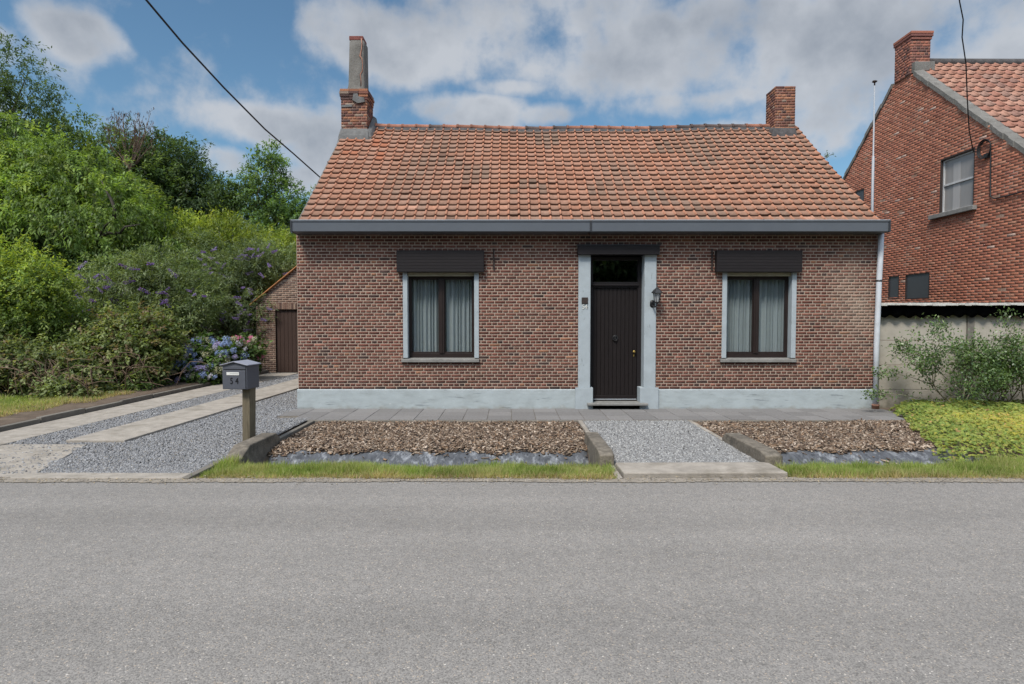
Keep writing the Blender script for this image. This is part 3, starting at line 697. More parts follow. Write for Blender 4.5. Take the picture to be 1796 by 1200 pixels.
# membranes
def membrane(label, x0, x1, seed, slant=0.0):
    g = np.random.default_rng(seed); nx = int((x1-x0)/.03); ny = 22
    X, T = np.meshgrid(np.linspace(x0,x1,nx), np.linspace(0,1,ny)); Yv = 6.93+T*.95
    z = hgt(X,Yv)+.010
    wr = .05*fbm(X*1.0+Yv*slant, Yv*.5, 1.1, seed)*np.sin(T*3.1)+.040*(1-np.abs(np.sin((X+Yv*slant)*13+2.5*fbm(X,Yv,.8,seed+2))))**2*np.sin(T*3.1)*(.6+.6*fbm(X,Yv,.9,seed+6))
    edge = .03*fbm(X,X*0,1.1,seed+5)
    z = z+np.abs(wr)+.035*np.exp(-((T-.02)/.1)**2); Yv = Yv+edge*(1-T)
    idx = np.arange(X.size).reshape(X.shape); Q = np.stack([idx[:-1,:-1], idx[:-1,1:], idx[1:,1:], idx[1:,:-1]],-1).reshape(-1,4)
    b = ((x0+x1)/2, 7.3, -.2)
    o = np_obj('weed_membrane', np.stack([X,Yv,z],-1).reshape(-1,3), Q, 'membrane', base=b, smooth=True)
    s = o.modifiers.new('thickness','SOLIDIFY'); s.thickness = .002
    tag(o, label, 'plastic sheet', 'plastic sheets showing in front of the wood chips')
membrane('crumpled grey plastic sheet along the front of the left wood chip bed', -3.06, .99, 41)
membrane('ribbed dark plastic sheet along the front of the right wood chip bed', 3.08, 5.65, 43, 1.2)

# ---- grass
PGR = [(.24,.32,.08),(.31,.38,.115),(.18,.26,.065),(.37,.39,.16),(.44,.40,.23)]
def grass(label, n, x0, x1, y0, y1, test, h, seed, w=.006, dry=None, name='grass'):
    g = np.random.default_rng(seed); x = g.uniform(x0,x1,n); y = g.uniform(y0,y1,n); k = test(x,y,g); x, y = x[k], y[k]; n = len(x)
    P = np.stack([x,y,hgt(x,y)-.005],1)
    A = rdir(g,n)*.55; A[:,2] = np.abs(A[:,2])+.75
    tuft = .95+.65*fbm(x,y,1.0,seed+3)+.5*fbm(x,y,3.5,seed+4)
    ln = h*g.uniform(.45,1.25,n)*tuft.clip(.35,1.6); Nn = rdir(g,n)
    wt = [4,3,3,1.6,.9]
    c = pick(PGR, wt, n, g, .15)
    if dry is not None:
        dd = dry(x,y)[:,None].clip(0,1)*(g.random((n,1))<.85); c = c*(1-dd)+np.array((.42,.34,.20))*dd*g.uniform(.8,1.35,(n,1)); ln = ln*(1-.4*dd[:,0])
    dk = (fbm(x,y,.7,seed+8)*.22+1+.15*fbm(x,y,3,seed+9))[:,None]; st = (fbm(x,y,1.1,seed+15)*.55+.06+.14*g.normal(0,1,n)).clip(0,.7)[:,None]; c = c*dk*(1-st)+np.array((.54,.47,.27))*st
    V, Q = leaves(P, A, Nn, ln, w*g.uniform(.6,1.4,n), .3)
    o = np_obj(name, V, Q, 'grass', col=c.clip(.01,.8)); tag(o, label, 'grass', kind='stuff')
grass('strip of short green grass between the road and the left bed', 60000, -3.28, 1.12, 6.04, 6.98,
      lambda x,y,g: (y > 6.09+.06*fbm(x,x*0,.5,1)+g.exponential(.035,len(x))) & ~((x<-3.0)&(y>6.9)), .095, 51,
      dry=lambda x,y: (6.30+.07*fbm(x,x*0,.5,3)-y)/.10 + (fbm(x,y,.6,77)>.45)*.7)
grass('strip of short green grass between the road and the right bed', 80000, 2.92, 9.5, 6.04, 6.98,
      lambda x,y,g: (y > 6.09+.06*fbm(x,x*0,.5,1)+g.exponential(.035,len(x))) & (x > 2.95+(y<6.7)*.0), .105, 52,
      dry=lambda x,y: (6.28+.07*fbm(x,x*0,.5,6)-y)/.10 + (fbm(x,y,.6,78)>.5)*.5)
grass('patch of pale green grass on the bank left of the drive', 70000, -13.5, -7.9, 8.0, 12.8,
      lambda x,y,g: (x < -8.15-.25*fbm(y,y*0,.5,4)+(y-11)*.12-.0), .10, 53, w=.011,
      dry=lambda x,y: (x+8.9)/.8+.35+fbm(x,y,.4,12)*.5)
# low leafy weeds spilling from the grass
# ================================================================== THE BRICK HOUSE
HX0, HX1, HY = -3.885, 6.70, 10.95
house = thing('brick_house', ((HX0+HX1)/2, HY, 0), 'low single storey red brick cottage with orange pantile roof and pale blue plinth', 'house')
WIN_L = (-1.958, -.573); WIN_R = (3.865, 5.215); WZ0, WZ1 = .94, 2.50
DX0, DX1 = 1.24, 2.66
holes = [(WIN_L[0],WIN_L[1],WZ0-.07,WZ1+.39-.02),(WIN_R[0],WIN_R[1],WZ0-.07,WZ1+.39-.02),(DX0,DX1,0,2.96)]
def recol_front(col, u, v, g):
    # weathered, lime-smeared brick by the right corner; darker brick under the gutter line and sills
    k = np.clip((u-5.7)/.6,0,1)*np.clip(1.25-np.abs(v-1.9)/1.1,0,1)*np.clip(.55+.9*fbm(u,v,.8,44),0,1)
    k = np.clip(k,0,.9); col = col*(1-k[:,None]*.75)+np.array((.30,.225,.175))*k[:,None]*.75
    pale = (g.random(len(u)) < .02)[:,None]; col = np.where(pale, col*1.5, col)
    dk = np.ones(len(u))
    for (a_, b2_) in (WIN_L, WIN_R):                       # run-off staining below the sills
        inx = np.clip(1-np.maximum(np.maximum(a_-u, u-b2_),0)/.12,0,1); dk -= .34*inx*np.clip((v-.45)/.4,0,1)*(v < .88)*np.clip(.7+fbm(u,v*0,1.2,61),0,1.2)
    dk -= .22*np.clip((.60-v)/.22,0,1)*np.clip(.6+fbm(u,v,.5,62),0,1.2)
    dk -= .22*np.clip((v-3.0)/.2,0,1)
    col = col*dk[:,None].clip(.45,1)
    lm = np.clip((fbm(u,v,.28,63)-.55)*1.6,0,.4)[:,None]; col = col*(1-lm)+np.array((.27,.20,.165))*lm
    return col*(1+.15*fbm(u,v,.35,2)[:,None])
brickwork('front_wall', house, (0,HY,0), (1,0,0), (0,-1,0), HX0, HX1, .365, 3.36, holes=[h for h in holes], recol=recol_front, seed=5)
# side and back walls, gables
RIDGE_Y, RIDGE_Z, EAVE_Y, EAVE_Z = 13.95, 6.10, 10.68, 3.39
BACK_Y = 16.95
def gable_in(u, v): return v < 3.3 or v < 3.32+(min(u-HY, BACK_Y-u))*.84
gp = [(HY+.02,.0),(BACK_Y,.0),(BACK_Y,3.3),(13.95,5.9),(HY+.02,3.3)]
brickwork('side_wall', house, (HX0,0,0), (0,1,0), (-1,0,0), HY+.012, BACK_Y, .365, 5.95, inside=gable_in, mort_poly=gp, seed=6)
brickwork('side_wall', house, (HX1,0,0), (0,1,0), (1,0,0), HY+.012, BACK_Y, .365, 5.95, inside=gable_in, mort_poly=gp, seed=8)
mb = MB(); mb.box(HX0+.05,HX1-.05,BACK_Y-.05,BACK_Y+.02,0,3.4); mb.build('back_wall', 'backwall', house)
# inner leaf: dark rooms behind the openings
mb = MB()
cells_x = [HX0+.03, WIN_L[0], WIN_L[1], DX0, DX1, WIN_R[0], WIN_R[1], HX1-.03]
for i in range(7):
    a, b_ = cells_x[i], cells_x[i+1]
    if i in (0,2,4,6): mb.box(a,b_,HY+.03,HY+.30,0,3.33)
    elif i in (1,5): mb.box(a,b_,HY+.03,HY+.30,0,WZ0-.07); mb.box(a,b_,HY+.03,HY+.30,WZ1+.37,3.33)
    else: mb.box(a,b_,HY+.03,HY+.30,2.96,3.33)
mb.box(HX0+.03,HX1-.03,HY+.3,BACK_Y-.05,3.3,3.34); mb.box(HX0+.03,HX1-.03,12.9,12.95,0,3.3); mb.box(HX0+.03,HX1-.03,HY+.3,12.9,.02,.05)
mb.build('inner_wall', 'room', house)
# plinth
mb = MB(); pz = [(HY-.022,0),(HY-.022,.355),(HY-.010,.368),(HY+.02,.368),(HY+.02,0)]
mb.prism(pz, 'x', HX0-.018, DX0-.05); mb.prism(pz, 'x', DX1+.05, HX1+.0)
mb.box(HX0-.022,HX0+.01,HY+.021,BACK_Y,0,.366); mb.box(HX1-.01,HX1+.022,HY+.021,BACK_Y,0,.366)
pl = mb.build('plinth', 'blue_paint', house, bevel=.003)
# door surround
for (a, b_, c, d_) in ((1.24,1.46,1.19,1.51),(2.44,2.655,2.37,2.71)):
    mb = MB(); mb.box(a,b_,HY-.03,HY+.28,.40,2.82); mb.box(c,d_,HY-.055,HY+.26,0,.40)
    mb.build('door_pilaster', 'blue_paint_v', house, bevel=.006)
MB().box(1.22,2.69,HY-.12,HY+.05,2.815,2.975).build('door_lintel', 'dark_wood_h', house, bevel=.004)
lt = bpy.data.objects[[o.name for o in C.objects if o.name.startswith('door_lintel')][-1]]
MB().box(1.205,2.705,HY-.135,HY+.03,2.977,2.992).build('lintel_cap', 'gutter_dark', lt)
# threshold
th = MB().box(1.40,2.50,HY-.16,HY+.26,.085,.125).build('threshold', 'sill', house, bevel=.008)
MB().box(1.515,2.365,HY-.0,HY+.2,.012,.084).build('threshold_base', 'matte_black', th)  # recessed support, coloured black for the shade in the gap below the slab
# door: frame, leaf planks, transom
DY = HY+.26
dr = MB(); dr.box(1.462,1.535,DY-.06,DY+.04,.13,2.80); dr.box(2.365,2.438,DY-.06,DY+.04,.13,2.80)
dr.box(1.536,2.364,DY-.06,DY+.04,2.235,2.34); dr.box(1.536,2.364,DY-.06,DY+.04,2.745,2.80); dr.box(1.52,2.38,DY-.09,DY-.061,2.27,2.30)
door = dr.build('front_door', 'dark_wood_h', house, bevel=.004)
lf = MB(); npl = 11; wpl = (2.364-1.536)/npl
for i in range(npl): lf.box(1.536+i*wpl+.004, 1.536+(i+1)*wpl-.004, DY-.03, DY+.01, .16, 2.234)
lf.box(1.537,2.363,DY-.018,DY+.005,.13,2.233); lf.box(1.537,2.363,DY-.050,DY-.031,.165,.225)
lf.build('door_leaf', 'dark_wood', door, bevel=.003, seg=1)
MB().box(1.545,2.355,DY-.075,DY-.04,.15,.162).build('weather_bar', 'zinc', door)
MB().face([(1.536,DY-.01,2.34),(2.364,DY-.01,2.34),(2.364,DY-.01,2.745),(1.536,DY-.01,2.745)]).__class__
gmb = MB(); gmb.face([(1.536,DY-.01,2.34),(2.364,DY-.01,2.34),(2.364,DY-.01,2.745),(1.536,DY-.01,2.745)]); gmb.build('transom_pane', 'glass', door)
# knocker: ring and boss
mb = MB(); kx, kz = 1.955, 1.30
mb.tube([(kx+.045*math.sin(t),DY-.055,kz+.045*math.cos(t)) for t in np.linspace(0,6.283,17)], .008, 6, cap=False)
mb.box(kx-.022,kx+.022,DY-.06,DY-.03,kz+.02,kz+.06); mb.box(kx-.012,kx+.012,DY-.065,DY-.03,kz-.055,kz-.03)
mb.tube([(kx,DY-.03,kz),(kx,DY-.05,kz)], [.035,.02], 12)
mb.build('door_knocker', 'black_metal', door)
mb = MB(); hx, hz = 2.305, 1.045
mb.tube([(hx,DY-.031,hz),(hx,DY-.05,hz),(hx,DY-.052,hz),(hx,DY-.075,hz),(hx,DY-.088,hz)], [.016,.014,.024,.028,.012], 12); mb.build('door_knob', 'brass', door)
MB().box(hx-.012,hx+.012,DY-.04,DY-.031,hz-.09,hz-.05).build('key_plate', 'brass', door)

# windows
def window(x0, x1, bx0, bx1, label):
    f0, f1 = x0+.085, x1-.085; FY = HY+.13; xm = (f0+f1)/2
    fr = MB()
    fr.box(f0,f0+.035,FY,FY+.07,WZ0+.0,WZ1-.06); fr.box(f1-.035,f1,FY,FY+.07,WZ0,WZ1-.06)
    fr.box(f0+.035,f1-.035,FY,FY+.07,WZ0,WZ0+.075); fr.box(f0+.035,f1-.035,FY,FY+.07,WZ1-.105,WZ1-.06)
    fr.box(xm-.045,xm+.045,FY-.015,FY+.07,WZ0+.076,WZ1-.106); fr.box(xm-.012,xm+.012,FY-.03,FY-.0155,WZ0+.08,WZ1-.11)
    for (a, b_) in ((f0+.036,xm-.046),(xm+.046,f1-.036)):   # sash beads
        fr.box(a,a+.018,FY+.012,FY+.055,WZ0+.077,WZ1-.107); fr.box(b_-.018,b_,FY+.012,FY+.055,WZ0+.077,WZ1-.107)
        fr.box(a+.019,b_-.019,FY+.012,FY+.055,WZ0+.077,WZ0+.107); fr.box(a+.019,b_-.019,FY+.012,FY+.055,WZ1-.122,WZ1-.107)
    wn = fr.build('window', 'frame', house, bevel=.003, seg=1); tag(wn, label)
    for (a, b_) in ((f0+.05,xm-.06),(xm+.06,f1-.05)):
        p = MB(); p.face([(a,FY+.03,WZ0+.1),(b_,FY+.03,WZ0+.1),(b_,FY+.03,WZ1-.115),(a,FY+.03,WZ1-.115)]); p.build('pane', 'glass', wn)
    for (a, b_) in ((x0,f0-.001),(f1+.001,x1)):
        MB().box(a,b_,HY-.012,HY+.28,WZ0,WZ1).build('jamb', 'blue_paint_v', wn, bevel=.004)
    MB().prism([(HY-.055,WZ0-.075),(HY-.055,WZ0-.02),(HY+.13,WZ0-.001),(HY+.13,WZ0-.075)],'x',x0-.03,x1+.005).build('sill','sill',wn,bevel=.005)
    sb = MB(); sb.box(bx0,bx1,HY-.11,HY+.02,WZ1+.002,WZ1+.39)
    k = 7
    for i in range(k):
        z = WZ1+.004+i*.385/k; sb.box(bx0+.002,bx1-.002,HY-.114,HY-.1105,z+.0015,z+.385/k-.0015)
    sb.build('shutter_box', 'dark_wood_h', wn, bevel=.003, seg=1)
    bar = MB(); bar.box(f0+.002,f1-.002,HY+.02,HY+.05,WZ1-.066,WZ1+.0)
    for q in (.1,.5,.9):
        cx = f0+(f1-f0)*q; bar.tube([(cx,HY+.021,WZ1-.036),(cx,HY-.0,WZ1-.036)],[.012,.008],8)
    bar.build('roller_shutter', 'beige', wn, bevel=.003)
    # pleated net curtain
    cv = MB(); n = 150; g = np.random.default_rng(int(abs(x0)*100)); ph = 0; pts = []
    for i in range(n+1):
        x = f0+(f1-f0)*i/n; ph += (f1-f0)/n/ (.055+.02*math.sin(i*.21)+.012*math.sin(i*.07+2))*6.283*.62
        pts.append((x, FY+.115+.026*math.sin(ph)))
    for i in range(n):
        (a, ya), (b_, yb) = pts[i], pts[i+1]
        cv.face([(a,ya,WZ0+.02),(b_,yb,WZ0+.02),(b_,yb,WZ1+.1),(a,ya,WZ1+.1)], smooth=True)
    cv.build('curtain', 'curtain', wn)
    return wn
window(*WIN_L, -2.05, -.474, 'dark framed window left of the front door')
window(*WIN_R, 3.72, 5.262, 'dark framed window right of the front door')
# wall anchors
for ax in (-.30, 3.665):
    mb = MB(); mb.box(ax-.013,ax+.013,HY-.028,HY-.006,2.55,2.93); mb.box(ax-.02,ax+.02,HY-.032,HY-.006,2.72,2.76)
    mb.build('wall_anchor', 'iron', house, bevel=.003)

# roof
def sag(x, t):
    u = (x-HX0)/(HX1-HX0)
    return -(.085*math.sin(math.pi*min(max(u,0),1))*t**1.1) - .030*math.sin(math.pi*t)*math.sin(u*7+.5)**2 + .010*math.sin(x*2.3+t*4)*t
gr_ = np.random.default_rng(99)
def roofcol(x, t, g):
    base = np.array([(.345,.175,.115),(.355,.185,.125),(.33,.162,.105),(.365,.20,.14)][g.integers(4)])*g.uniform(.93,1.07)
    f = float(fbm(np.array(x), np.array(t*4.2), .17, 17)); f2 = float(fbm(np.array(x), np.array(t*4.2), .45, 23))
    grey = np.array((.20,.15,.115))*g.uniform(.8,1.15)
    k = .0
    if f > .0: k = min(.7,f*1.3)
    k = max(k, .55*max(0,(x-3.2)/3.3)*(1 if g.random()<.8 else .3)); k = max(k, (.30-t)*1.6 if g.random()<.7 else 0)
    if f2 > .42: k = max(k,.7)
    k = max(k,(t-.82)*2.2)
    k = max(0,min(.85,k))*g.uniform(.75,1.05)
    pan = base*(1-k)+grey*k; roll = (base*.4+np.array((.46,.20,.12))*.6)*1.12*(1-k*.35)+grey*k*.35  # rolls painted lighter than the pans, a highlight put into the colour
    if g.random() < .006: pan = pan*.6
    if g.random() < .012: pan = base*1.2; roll = pan
    if x < -2.6 and t > .6 and g.random() < .3: pan = np.array((.38,.145,.08))
    return pan, roll
RX0, RX1 = -3.75, 6.55
roof, dd, nrm = tile_roof('roof', house, RX0, RX1, EAVE_Y, EAVE_Z-.03, RIDGE_Y, RIDGE_Z-.02, 55, 20, roofcol, sag)
tile_roof('back_roof', house, RX0, RX1, 17.2, EAVE_Z-.03, RIDGE_Y, RIDGE_Z-.02, 55, 20, lambda x,t,g: (np.array((.40,.18,.12)),np.array((.42,.19,.13))), sag, seed=4)
# roof underlay: closes the light gaps
mb = MB(); nseg = 20
for i in range(nseg):
    xa = RX0+(RX1-RX0)*i/nseg; xb = RX0+(RX1-RX0)*(i+1)/nseg
    for k in range(8):
        ta, tb = k/8, (k+1)/8
        for (ey) in (EAVE_Y, 17.2):
            P4 = [(x, ey+(RIDGE_Y-ey)*t, EAVE_Z-.03+(RIDGE_Z-.02-EAVE_Z+.03)*t+sag(x,t)-.02) for (x,t) in ((xa,ta),(xb,ta),(xb,tb),(xa,tb))]
            mb.face(P4)
mb.build('underlay', 'matte_black', roof)
# mortared verge at the left and right roof edges
for (vx, sgn) in ((RX0,-1),(RX1,1)):
    mb = MB()
    for k in range(20):
        ta, tb = k/20, (k+1)/20
        a = [(vx+sgn*q, EAVE_Y+(RIDGE_Y-EAVE_Y)*t, EAVE_Z-.03+(RIDGE_Z-EAVE_Z)*t+sag(vx,t)+h) for t in (ta,tb) for (q,h) in ((0,-.1),(.03,-.1),(.03,.012),(0,.012))]
        mb.poly(a, [(0,1,5,4),(1,2,6,5),(2,3,7,6),(3,0,4,7)])
    mb.build('verge', 'render_grey', roof)
# ridge tiles
rt = MB(); rm = MB(); g = np.random.default_rng(61); x = -3.12
while x < 5.95:
    ln = .315; zc = RIDGE_Z-.005+sag(x,1.0)+g.normal(0,.004); z2 = RIDGE_Z-.005+sag(x+ln,1.0)+g.normal(0,.003)
    c = (np.array((.29,.13,.085)) if g.random() < .65 else np.array((.11,.078,.068)))*g.uniform(.8,1.15)
    def ring(xx, zz, r): return [(xx, RIDGE_Y+math.cos(a)*r*1.15, zz+math.sin(a)*r*.8) for a in np.linspace(-.25,math.pi+.25,11)]
    rings = [ring(x,zc,.098), ring(x+.045,zc,.100), ring(x+.05,zc,.085), ring(x+ln+.01,z2,.080)]
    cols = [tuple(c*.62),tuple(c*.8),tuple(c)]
    i0 = len(rt.v)
    for r_ in rings: rt.v += r_
    for i in range(3):
        for k in range(10):
            rt.f.append((i0+i*11+k, i0+(i+1)*11+k, i0+(i+1)*11+k+1, i0+i*11+k+1)); rt.c.append(cols[i]); rt.sm.append(True)
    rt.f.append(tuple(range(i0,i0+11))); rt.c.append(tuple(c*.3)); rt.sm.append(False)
    rm.hexa([(x,RIDGE_Y-.16,zc-.14),(x+ln,RIDGE_Y-.16,z2-.14),(x+ln,RIDGE_Y+.16,z2-.14),(x,RIDGE_Y+.16,zc-.14),(x,RIDGE_Y-.085,zc-.012),(x+ln,RIDGE_Y-.085,z2-.012),(x+ln,RIDGE_Y+.085,z2-.012),(x,RIDGE_Y+.085,zc-.012)])
    x += ln
rd = rt.build('ridge', 'tile', roof); rm.build('ridge_mortar', 'ridge_mortar', roof)

# chimneys
def brick_stack(name, parent, x0, x1, y0, y1, z0, z1, seed, pal=PAL_MAIN, wts=WT_MAIN, mortar='mortar_old', course=.06, lng=.2):
    """brick shaft with all four faces laid"""
    core = MB().box(x0+.006,x1-.006,y0+.006,y1-.006,z0,z1).build(name, mortar, parent)
    kw = dict(pal=pal, wts=wts, mortar=mortar, course=course, lng=lng, joint=.012)
    fs = [((0,y0+.004,0),(1,0,0),(0,-1,0),x0,x1),((0,y1-.004,0),(1,0,0),(0,1,0),x0,x1),((x0+.004,0,0),(0,1,0),(-1,0,0),y0,y1),((x1-.004,0,0),(0,1,0),(1,0,0),y0,y1)]
    VS, QS, CS = [], [], []; off_ = 0
    for i, (O, U, Nn, a, b_) in enumerate(fs):
        tmp = brickwork('tmp', parent, O, U, Nn, a, b_, z0, z1, seed=seed+i, mort_poly=[(a,z0),(b_,z0),(b_,z0+.001)], **kw)
        me = tmp.data; v = np.empty(len(me.vertices)*3); me.vertices.foreach_get('co', v); q = np.empty(len(me.loops), int); me.loops.foreach_get('vertex_index', q)
        c = np.empty(len(me.polygons)*4); me.attributes['col'].data.foreach_get('color', c)
        VS.append(v.reshape(-1,3)); QS.append(q.reshape(-1,4)+off_); CS.append(c.reshape(-1,4)[:,:3]); off_ += len(me.vertices)
        for ch in list(tmp.children): bpy.data.objects.remove(ch)
        bpy.data.objects.remove(tmp)
    V = np.concatenate(VS)+np.array(BASE[parent.name])
    return core, (V, np.concatenate(QS), np.concatenate(CS))
def chimney(parent, x0, x1, y0, y1, z0, z1, seed, corbel=None, flash=None, pal=PAL_MAIN, wts=WT_MAIN, course=.06):
    core, (V, Q, Cc) = brick_stack('chimney', parent, x0, x1, y0, y1, z0, z1, seed, pal, wts, course=course)
    np_obj('brickwork', V, Q, 'brick', core if core.parent is parent and parent.parent is None else parent, col=Cc)
    if corbel:
        mb = MB(); 
        c2, (V, Q, Cc) = brick_stack('corbel', core if parent.parent is None else parent, x0-.025, x1+.025, y0-.025, y1+.025, z1-corbel-.001, z1+.004, seed+9, pal, wts, course=course)
        V2 = V - 0; np_obj('corbel_bricks', V, Q, 'brick', c2.parent, col=Cc)
    return core
PAL_CH = [(.17,.075,.055),(.12,.055,.045),(.26,.12,.07),(.25,.11,.065),(.08,.05,.045),(.22,.165,.13)]
ch1 = chimney(house, -3.76, -3.18, 13.50, 14.08, 5.55, 6.74, 71, pal=PAL_CH, wts=[4,4,2,1.3,2,1.2])
# worn corbel courses, flashing, rendered flue stack with a crack
mb = MB(); g = np.random.default_rng(5)
for i in range(4):
    z = 6.52+i*.06; ov = (.012,.026,.034,.022)[i]
    for (side) in range(4):
        n_ = 3
        for k in range(n_):
            c = np.array(PAL_CH[g.integers(len(PAL_CH))])*g.uniform(.8,1.2); t0, t1 = k/n_, (k+1)/n_; o_ = ov+g.normal(0,.004)
            if side == 0: mb.box(-3.76-ov+(.58+2*ov)*t0+.004, -3.76-ov+(.58+2*ov)*t1-.004, 13.50-o_, 13.50-.006, z+.004, z+.054, tuple(c))
            elif side == 1: mb.box(-3.18+.006,-3.18+o_,13.5+.58*t0+.004,13.5+.58*t1-.004,z+.004,z+.054,tuple(c))
            elif side == 2: mb.box(-3.76-o_,-3.76-.006,13.5+.58*t0+.004,13.5+.58*t1-.004,z+.004,z+.054,tuple(c))
            else: mb.box(-3.76+.58*t0+.004,-3.76+.58*t1-.004,14.087,14.08+o_,z+.004,z+.054,tuple(c))
mb.build('corbel', 'brick', ch1, bevel=.005)
# cement patches
mb = MB(); mb.prism([(-3.50,6.50),(-3.47,6.66),(-3.40,6.70),(-3.36,6.58),(-3.24,6.56),(-3.22,6.46),(-3.38,6.43)][::-1],'y',13.462,13.50)
mb.prism([(-3.75,6.40),(-3.52,6.42),(-3.5,6.36),(-3.74,6.35)][::-1],'y',13.488,13.52); mb.build('cement_patch','cement',ch1,bevel=.006)
# flashing: sloped cement collar
mb = MB()
def roofz(y): return EAVE_Z+(RIDGE_Z-EAVE_Z)*(min(y,2*RIDGE_Y-y)-EAVE_Y)/(RIDGE_Y-EAVE_Y)
mb.hexa([(-3.82,13.36,roofz(13.36)-.1),(-3.10,13.36,roofz(13.36)-.1),(-3.10,13.52,roofz(13.5)-.1),(-3.82,13.52,roofz(13.5)-.1),
         (-3.80,13.40,roofz(13.36)+.10),(-3.13,13.40,roofz(13.36)+.10),(-3.17,13.495,roofz(13.5)+.17),(-3.77,13.495,roofz(13.5)+.17)])
mb.hexa([(-3.18,13.38,roofz(13.38)-.1),(-3.04,13.38,roofz(13.38)-.1),(-3.04,14.2,5.9),(-3.18,14.2,5.9),
         (-3.176,13.48,roofz(13.5)+.13),(-3.10,13.48,roofz(13.5)+.06),(-3.09,14.05,6.30),(-3.176,14.05,6.36)])
mb.build('flashing','cement',ch1,bevel=.02,seg=3)
# flue stack: tapered, rounded, leaning slightly
mb = MB(); secs = []
for t, (xa, xb, ya, yb) in zip(np.linspace(0,1,9), [( -3.61+.035*t,-3.235-.005*t,13.52+.01*t,13.94-.02*t) for t in np.linspace(0,1,9)]):
    z = 6.74+t*1.08; r = .045; ring = []
    ex = .02*(1 if t < .05 else 0)
    for (cx, cy, a0) in ((xb-r,yb-r,0),(xa+r,yb-r,90),(xa+r,ya+r,180),(xb-r,ya+r,270)):
        for a in (0,30,60,90): ring.append((cx+r*math.cos(R(a0+a))+ex*math.cos(R(a0+45)), cy+r*math.sin(R(a0+a))+ex*math.sin(R(a0+45)), z))
    secs.append(ring)
top = [( (p[0]+3.42)*.88-3.42, (p[1]-13.73)*.88+13.73, 7.85) for p in secs[-1]]; secs.append(top)
for r_ in secs: mb.v += r_
for i in range(len(secs)-1):
    for k in range(16): mb.f.append((i*16+k,i*16+(k+1)%16,(i+1)*16+(k+1)%16,(i+1)*16+k)); mb.c.append(None); mb.sm.append(True)
mb.f.append(tuple((len(secs)-1)*16+k for k in range(16))); mb.c.append(None); mb.sm.append(False)
M['flue'] = mat('flue', (.145,.135,.122), .95, .25, 6, .7, 30, stain=(.08,.075,.068), stain_s=4, stain_amt=.7)
fl = mb.build('flue','flue',ch1)
mb = MB(); mb.box(-3.575,-3.265,13.535,13.88,7.84,7.93); M['dark_red'] = mat('dark_red', (.16,.055,.045), .9, .25, 20)
mb.build('flue_cap','dark_red',ch1,bevel=.01)
crk = [(-3.30,7.86),(-3.285,7.75),(-3.30,7.62),(-3.33,7.48),(-3.29,7.42),(-3.275,7.30),(-3.285,7.15),(-3.33,7.08),(-3.315,6.95),(-3.31,6.80)]
mb = MB(); mb.tube([(x, 13.519, z) for x, z in crk], [.012,.012,.012,.022,.014,.01,.01,.012,.008,.005], 6); mb.build('crack','terracotta',ch1)
mb = MB(); mb.tube([(x-.012, 13.517, z) for x, z in crk], .006, 5); mb.build('crack_shadow','black_metal',ch1)

ch2 = chimney(house, 5.93, 6.38, 13.60, 14.10, 5.6, 6.84, 81, pal=PAL_CH, wts=[5,2,3.5,2,.6,.6])
mb = MB(); mb.box(5.935,6.375,13.605,14.095,6.842,6.852); mb.build('chimney_cap','ridge_mortar',ch2,bevel=.01)
mb = MB(); mb.hexa([(5.90,13.52,roofz(13.52)-.1),(6.41,13.52,roofz(13.52)-.1),(6.41,13.62,5.9),(5.90,13.62,5.9),(5.91,13.55,roofz(13.52)+.06),(6.40,13.55,roofz(13.52)+.06),(6.385,13.597,5.94),(5.925,13.597,5.94)])
mb.hexa([(5.82,13.5,5.6),(5.93,13.5,5.6),(5.93,14.15,5.9),(5.82,14.15,5.9),(5.89,13.58,5.92),(5.925,13.58,5.95),(5.925,14.1,6.08),(5.89,14.1,6.05)])
mb.build('flashing','ridge_mortar',ch2,bevel=.015)

# gutter
gt = MB(); GY0, GY1 = 10.60, HY-.0
gp = [(GY0,3.195),(GY0,3.36),(GY0-.012,3.362),(GY0-.012,3.385),(GY0+.02,3.385),(GY0+.02,3.30),(GY1,3.30),(GY1,3.185),(GY0+.02,3.185)]
GX0, GX1 = -3.835, 6.65
gt.prism(gp[::-1],'x',GX0,1.40); gt.prism(gp[::-1],'x',1.435,GX1)
gut = gt.build('gutter','gutter',house,bevel=.003)
MB().box(1.4005,1.4345,GY0-.010,GY0+.1,3.187,3.377).build('gutter_joint','gutter_dark',gut)
MB().box(GX0-.03,GX0-.001,GY0-.015,GY1,3.18,3.39).build('gutter_end','gutter_dark',gut); MB().box(GX1+.001,GX1+.03,GY0-.015,GY1,3.18,3.39).build('gutter_end','gutter_dark',gut)
MB().box(GX0-.02,GX1+.02,GY0-.016,GY0+.03,3.3865,3.396).build('gutter_lip','zinc',gut)
# downpipe
mb = MB(); path = [(6.69,HY-.075,3.19),(6.69,HY-.07,2.8),(6.675,HY-.07,2.35),(6.655,HY-.07,1.2),(6.665,HY-.07,.10)]
mb.tube(path,.047,14); dp = mb.build('downpipe','pvc',house)
mb = MB(); mb.tube([(6.677,HY-.07,2.33),(6.676,HY-.07,2.36)],.052,14); mb.box(6.66,6.70,HY-.03,HY,2.33,2.36); mb.build('pipe_clip','black_metal',dp)
mb = MB(); mb.tube([(6.665,HY-.07,.012),(6.665,HY-.07,.07),(6.665,HY-.07,.072),(6.665,HY-.07,.10)],[.06,.06,.066,.062],14); mb.build('pipe_collar','terracotta',dp)

